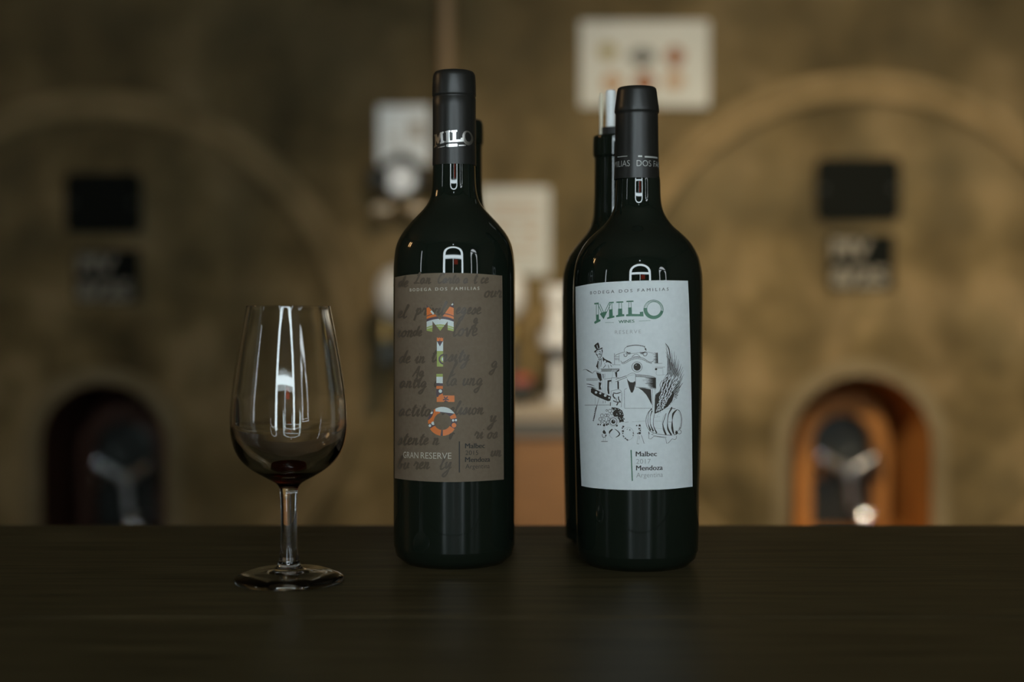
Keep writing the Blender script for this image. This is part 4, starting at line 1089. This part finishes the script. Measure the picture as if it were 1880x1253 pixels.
V, Fc = lathe([(0, -0.014), (0.014, -0.012), (0.016, 0.012), (0.009, 0.016), (0.009, 0.16), (0, 0.16)], 16, 'Y', p); build('hub', V, Fc, M['dark_steel'], t, smooth=True, crease=40)
for i in range(4):
    a = math.pi / 4 + i * math.pi / 2
    V, Fc = tube([p + Vector((0.01 * math.cos(a), 0, 0.01 * math.sin(a))), p + Vector((0.028 * math.cos(a), 0, 0.028 * math.sin(a)))], 0.006, 8); build('spoke', V, Fc, M['dark_steel'], t)
hp = spline([at(712, 352, 4.90), at(704, 318, 4.88), at(722, 296, 4.86), at(748, 292, 4.85), at(768, 312, 4.86), at(785, 332, 4.88), at(820, 340, 4.90)], 6)
V, Fc = tube(hp, 0.019, 14); build('rubber_hose', V, Fc, M['rubber'], vg, smooth=True)
# horizontal steel filter housing behind the brown-labelled bottle
FY = 4.72
t = wroot('filter_housing', 828, 600, FY, 'pale horizontal filter cylinder half hidden behind the brown-labelled bottle', 'filter')
xl, xr = at(690, 545, FY).x, at(966, 545, FY).x; zc = at(828, 541, FY).z; r = 52 * FY / F
prof = [(0, xl), (r * 0.5, xl + 0.008), (r * 0.8, xl + 0.026), (r * 0.97, xl + 0.055), (r, xl + 0.085), (r, xr - 0.085), (r * 0.97, xr - 0.055), (r * 0.8, xr - 0.026), (r * 0.5, xr - 0.008), (0, xr)]
V, Fc = lathe(prof, 40, 'X', (0, FY, zc)); build('shell', V, Fc, M['white_plastic'], t, smooth=True, crease=50)
for xx in (xl + 0.10, xr - 0.10):
    V, Fc = lathe([(r + 0.001, xx - 0.014), (r + 0.016, xx - 0.012), (r + 0.016, xx + 0.012), (r + 0.001, xx + 0.014)], 40, 'X', (0, FY, zc)); build('clamp_band', V, Fc, M['steel'], t, smooth=True, crease=40)
for px in (708, 938):
    a = at(px, 612, FY); V, Fc = lathe([(0, 0.05), (0.014, 0.05), (0.014, 0.02), (0.026, 0.018), (0.026, -0.02), (0, -0.02)], 16, 'Z', (a.x, FY - 0.02, a.z)); build('drain_valve', V, Fc, M['brass'], t, smooth=True, crease=40)
CT_Z = at(940, 747, 4.47).z
for px in (712, 935):
    a = at(px, 600, FY); box('foot', a.x - 0.02, a.x + 0.02, FY - 0.03, FY + 0.03, (CT_Z + 0.001) if px > 800 else at(700, 660, FY).z, zc - r * 0.7, M['dark_steel'], t, 0.003)
a = at(712, 640, FY); box('wall_bracket', a.x - 0.03, a.x + 0.03, FY - 0.04, WALL_Y - 0.001, at(700, 668, FY).z, at(700, 658, FY).z, M['dark_steel'], t, 0.003)
# steel valve stack left of the white-labelled bottle
t = wroot('valve_stack', 1020, 745, 4.70, 'stacked steel pipe valve standing left of the white-labelled bottle', 'valve')
c0 = at(1024, 740, 4.70)
def zy(y): return at(1024, y, 4.70).z - c0.z
k7 = 4.70 / F
prof = [(0, zy(526)), (24 * k7, zy(526)), (24 * k7, zy(552)), (13 * k7, zy(556)), (12 * k7, zy(566)), (18 * k7, zy(570)), (18 * k7, zy(604)), (14 * k7, zy(608)), (32 * k7, zy(612)), (32 * k7, zy(636)), (12 * k7, zy(640)), (11 * k7, CT_Z - c0.z + 0.02), (26 * k7, CT_Z - c0.z + 0.018), (26 * k7, CT_Z - c0.z + 0.001), (0, CT_Z - c0.z + 0.001)]
V, Fc = lathe(prof, 32, 'Z', c0); build('valve_body', V, Fc, M['white_plastic'], t, smooth=True, crease=35)
V, Fc = lathe([(14 * k7, zy(641)), (22 * k7, zy(642)), (22 * k7, zy(658)), (13 * k7, zy(660))], 24, 'Z', c0); build('gasket', V, Fc, M['rubber'], t, smooth=True, crease=40)
for i in range(6):
    w = i * math.pi / 3; V, Fc = lathe([(0, 0.008), (0.006, 0.008), (0.006, 0)], 6, 'Z', (c0.x + 27 * k7 * math.cos(w), c0.y + 27 * k7 * math.sin(w), c0.z + zy(612))); build('bolt', V, Fc, M['steel'], t)
# small motor with red cover
t = wroot('pump_motor', 958, 745, 4.62, 'small dark pump motor with a red cap on the pale shelf between the bottles', 'pump')
c0 = at(956, 716, 4.62); k8 = 4.62 / F
V, Fc = lathe([(0, -34 * k8), (14 * k8, -34 * k8), (17 * k8, -28 * k8), (17 * k8, 22 * k8), (13 * k8, 28 * k8), (0, 28 * k8)], 24, 'X', c0); build('motor_body', V, Fc, M['dark_steel'], t, smooth=True, crease=40)
build('red_cap', *merge(boxgeo(c0.x - 15 * k8, c0.x + 18 * k8, c0.y - 0.03, c0.y + 0.03, c0.z + 12 * k8, c0.z + 27 * k8, 0.006)), M['red'], t)
box('foot', c0.x - 20 * k8, c0.x + 16 * k8, c0.y - 0.03, c0.y + 0.03, CT_Z + 0.001, c0.z - 14 * k8, M['black'], t, 0.003)
# low cabinet with a pale top under the machines
x0, x1 = at(795, 800, 4.5).x, at(1215, 800, 4.5).x
t = root('low_cabinet', ((x0 + x1) / 2, 4.68, FLOOR), 'low ochre cabinet with a pale worktop and steel rail, between the tanks', 'cabinet')
box('worktop', x0 - 0.02, x1 + 0.02, 4.47, 4.96, at(940, 772, 4.47).z, CT_Z, M['pale_top'], t, 0.004)
box('steel_rail', x0, x1, 4.475, 4.52, at(940, 800, 4.475).z, at(940, 783, 4.475).z, M['rail'], t, 0.004)
box('carcass', x0, x1, 4.52, 4.94, FLOOR, at(940, 772, 4.47).z, M['dark_steel'], t)
for i in range(3):
    a, b = x0 + (x1 - x0) * i / 3, x0 + (x1 - x0) * (i + 1) / 3
    dr = box('door', a + 0.004, b - 0.004, 4.495, 4.519, FLOOR + 0.08, at(940, 808, 4.495).z, M['ochre_wood'], t, 0.003)
    V, Fc = tube([(b - 0.04, 4.483, -0.45), (b - 0.04, 4.483, -0.55)], 0.006, 8); build('handle', V, Fc, M['steel'], dr)

# ------------------------------------------------------------------ tank hatches in the niches
def hatch(c, top, side, label):
    """orange neck ring, steel door, three clamp arms and a tap, set in a niche"""
    t = root('tank_hatch', (c, NICHE_Y, NB), label, 'hatch', 'tank hatches in the arched niches')
    y0 = 5.26; zo = at(940, 733, y0).z - (wz(689) - top); zi = at(940, 759, y0).z - (wz(689) - top)
    ao = arch(c, 0.170, NB + 0.001, zo); ai = arch(c, 0.117, NB + 0.001, zi); k = len(ao)
    V = [(x, y0, z) for x, z in ao] + [(x, y0, z) for x, z in ai] + [(x, NICHE_Y, z) for x, z in ao] + [(x, NICHE_Y, z) for x, z in ai]
    Fc = []
    for i in range(k - 1):
        Fc += [(i, i + 1, i + 1 + k, i + k), (i, i + 2 * k, i + 1 + 2 * k, i + 1), (i + k, i + 1 + k, i + 1 + 3 * k, i + 3 * k)]
    Fc += [(0, k, 3 * k, 2 * k), (k - 1, 3 * k - 1, 4 * k - 1, 2 * k - 1)]
    build('neck_ring', V, Fc, M['orange'] if c > 0 else M['orange_shaded'], t)
    dr = build('hatch_door', *slab(arch(c, 0.116, NB + 0.002, zi - 0.001), y0 + 0.07, y0 + 0.10), M['dark_steel'], t)
    V, Fc = lathe([(0.055, 0.0), (0.075, -0.012), (0.095, 0.0)], 32, 'Y', (c, y0 + 0.069, zi - 0.11)); build('door_rib', V, Fc, M['dark_steel'], dr, smooth=True)
    hub = Vector((c + 0.015, y0 - 0.035, at(940, 866, y0).z - (wz(689) - top)))
    V, Fc = lathe([(0, -0.03), (0.02, -0.028), (0.026, 0.0), (0.026, 0.03), (0.012, 0.04), (0.012, 0.10), (0, 0.10)], 20, 'Y', hub); build('clamp_screw', V, Fc, M['steel'], t, smooth=True, crease=40)
    for dx, dz, rr in ((-0.105, 0.060, 0.013), (0.098, 0.062, 0.013), (0.012, -0.13, 0.014)):
        V, Fc = tube([hub + Vector((dx * 0.15, 0.005, dz * 0.15)), hub + Vector((dx, 0.0, dz))], rr, 14); ar = build('clamp_arm', V, Fc, M['steel'], t, smooth=True, crease=40)
        if dz > 0:
            e = hub + Vector((dx, 0, dz - 0.02))
            V, Fc = lathe([(0, 0.035), (0.016, 0.033), (0.020, 0.0), (0.018, -0.06), (0, -0.062)], 16, 'Z', e); build('arm_clamp', V, Fc, M['dark_steel'] if dx > 0 else M['chrome'], ar, smooth=True, crease=40)
    # outlet tap with a polished ball
    tp = hub + Vector((0.045, -0.03, -0.148))
    V, Fc = lathe([(0, -0.004), (0.010, -0.003), (0.012, 0.019), (0.011, 0.14), (0, 0.14)], 20, 'Y', tp); tap = build('outlet_tap', V, Fc, M['steel'], t, smooth=True, crease=50)
    # polished domed knob, tipped a little upwards
    ax = Vector((-0.25 if c > 0 else 0.35, -0.88, 0.35)).normalized()
    rot = ax.to_track_quat('Z', 'Y'); RC = 0.11
    pr = [(0.0, RC - RC)] + [(RC * math.sin(w), RC * math.cos(w) - RC) for w in [0.05 * i for i in range(1, 5)]] + [(0.025, -0.0045), (0.023, -0.012), (0.012, -0.016), (0, -0.016)]
    V, Fc = lathe(pr, 28); kc2 = tp + Vector((0, -0.012, 0))
    build('polished_knob', [kc2 + rot @ Vector(v) for v in V], Fc, M['chrome'], tap, smooth=True, crease=50)
    V, Fc = tube([tp + Vector((0, 0.03, 0.0)), tp + Vector((0, 0.03, -0.05)), tp + Vector((0, 0.01, -0.085))], 0.010, 12); build('spout', V, Fc, M['steel'], tap, smooth=True)
    return t
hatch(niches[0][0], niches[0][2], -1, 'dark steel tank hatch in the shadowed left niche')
hatch(niches[1][0], niches[1][2], 1, 'steel tank hatch with an orange ring in the lit right niche')
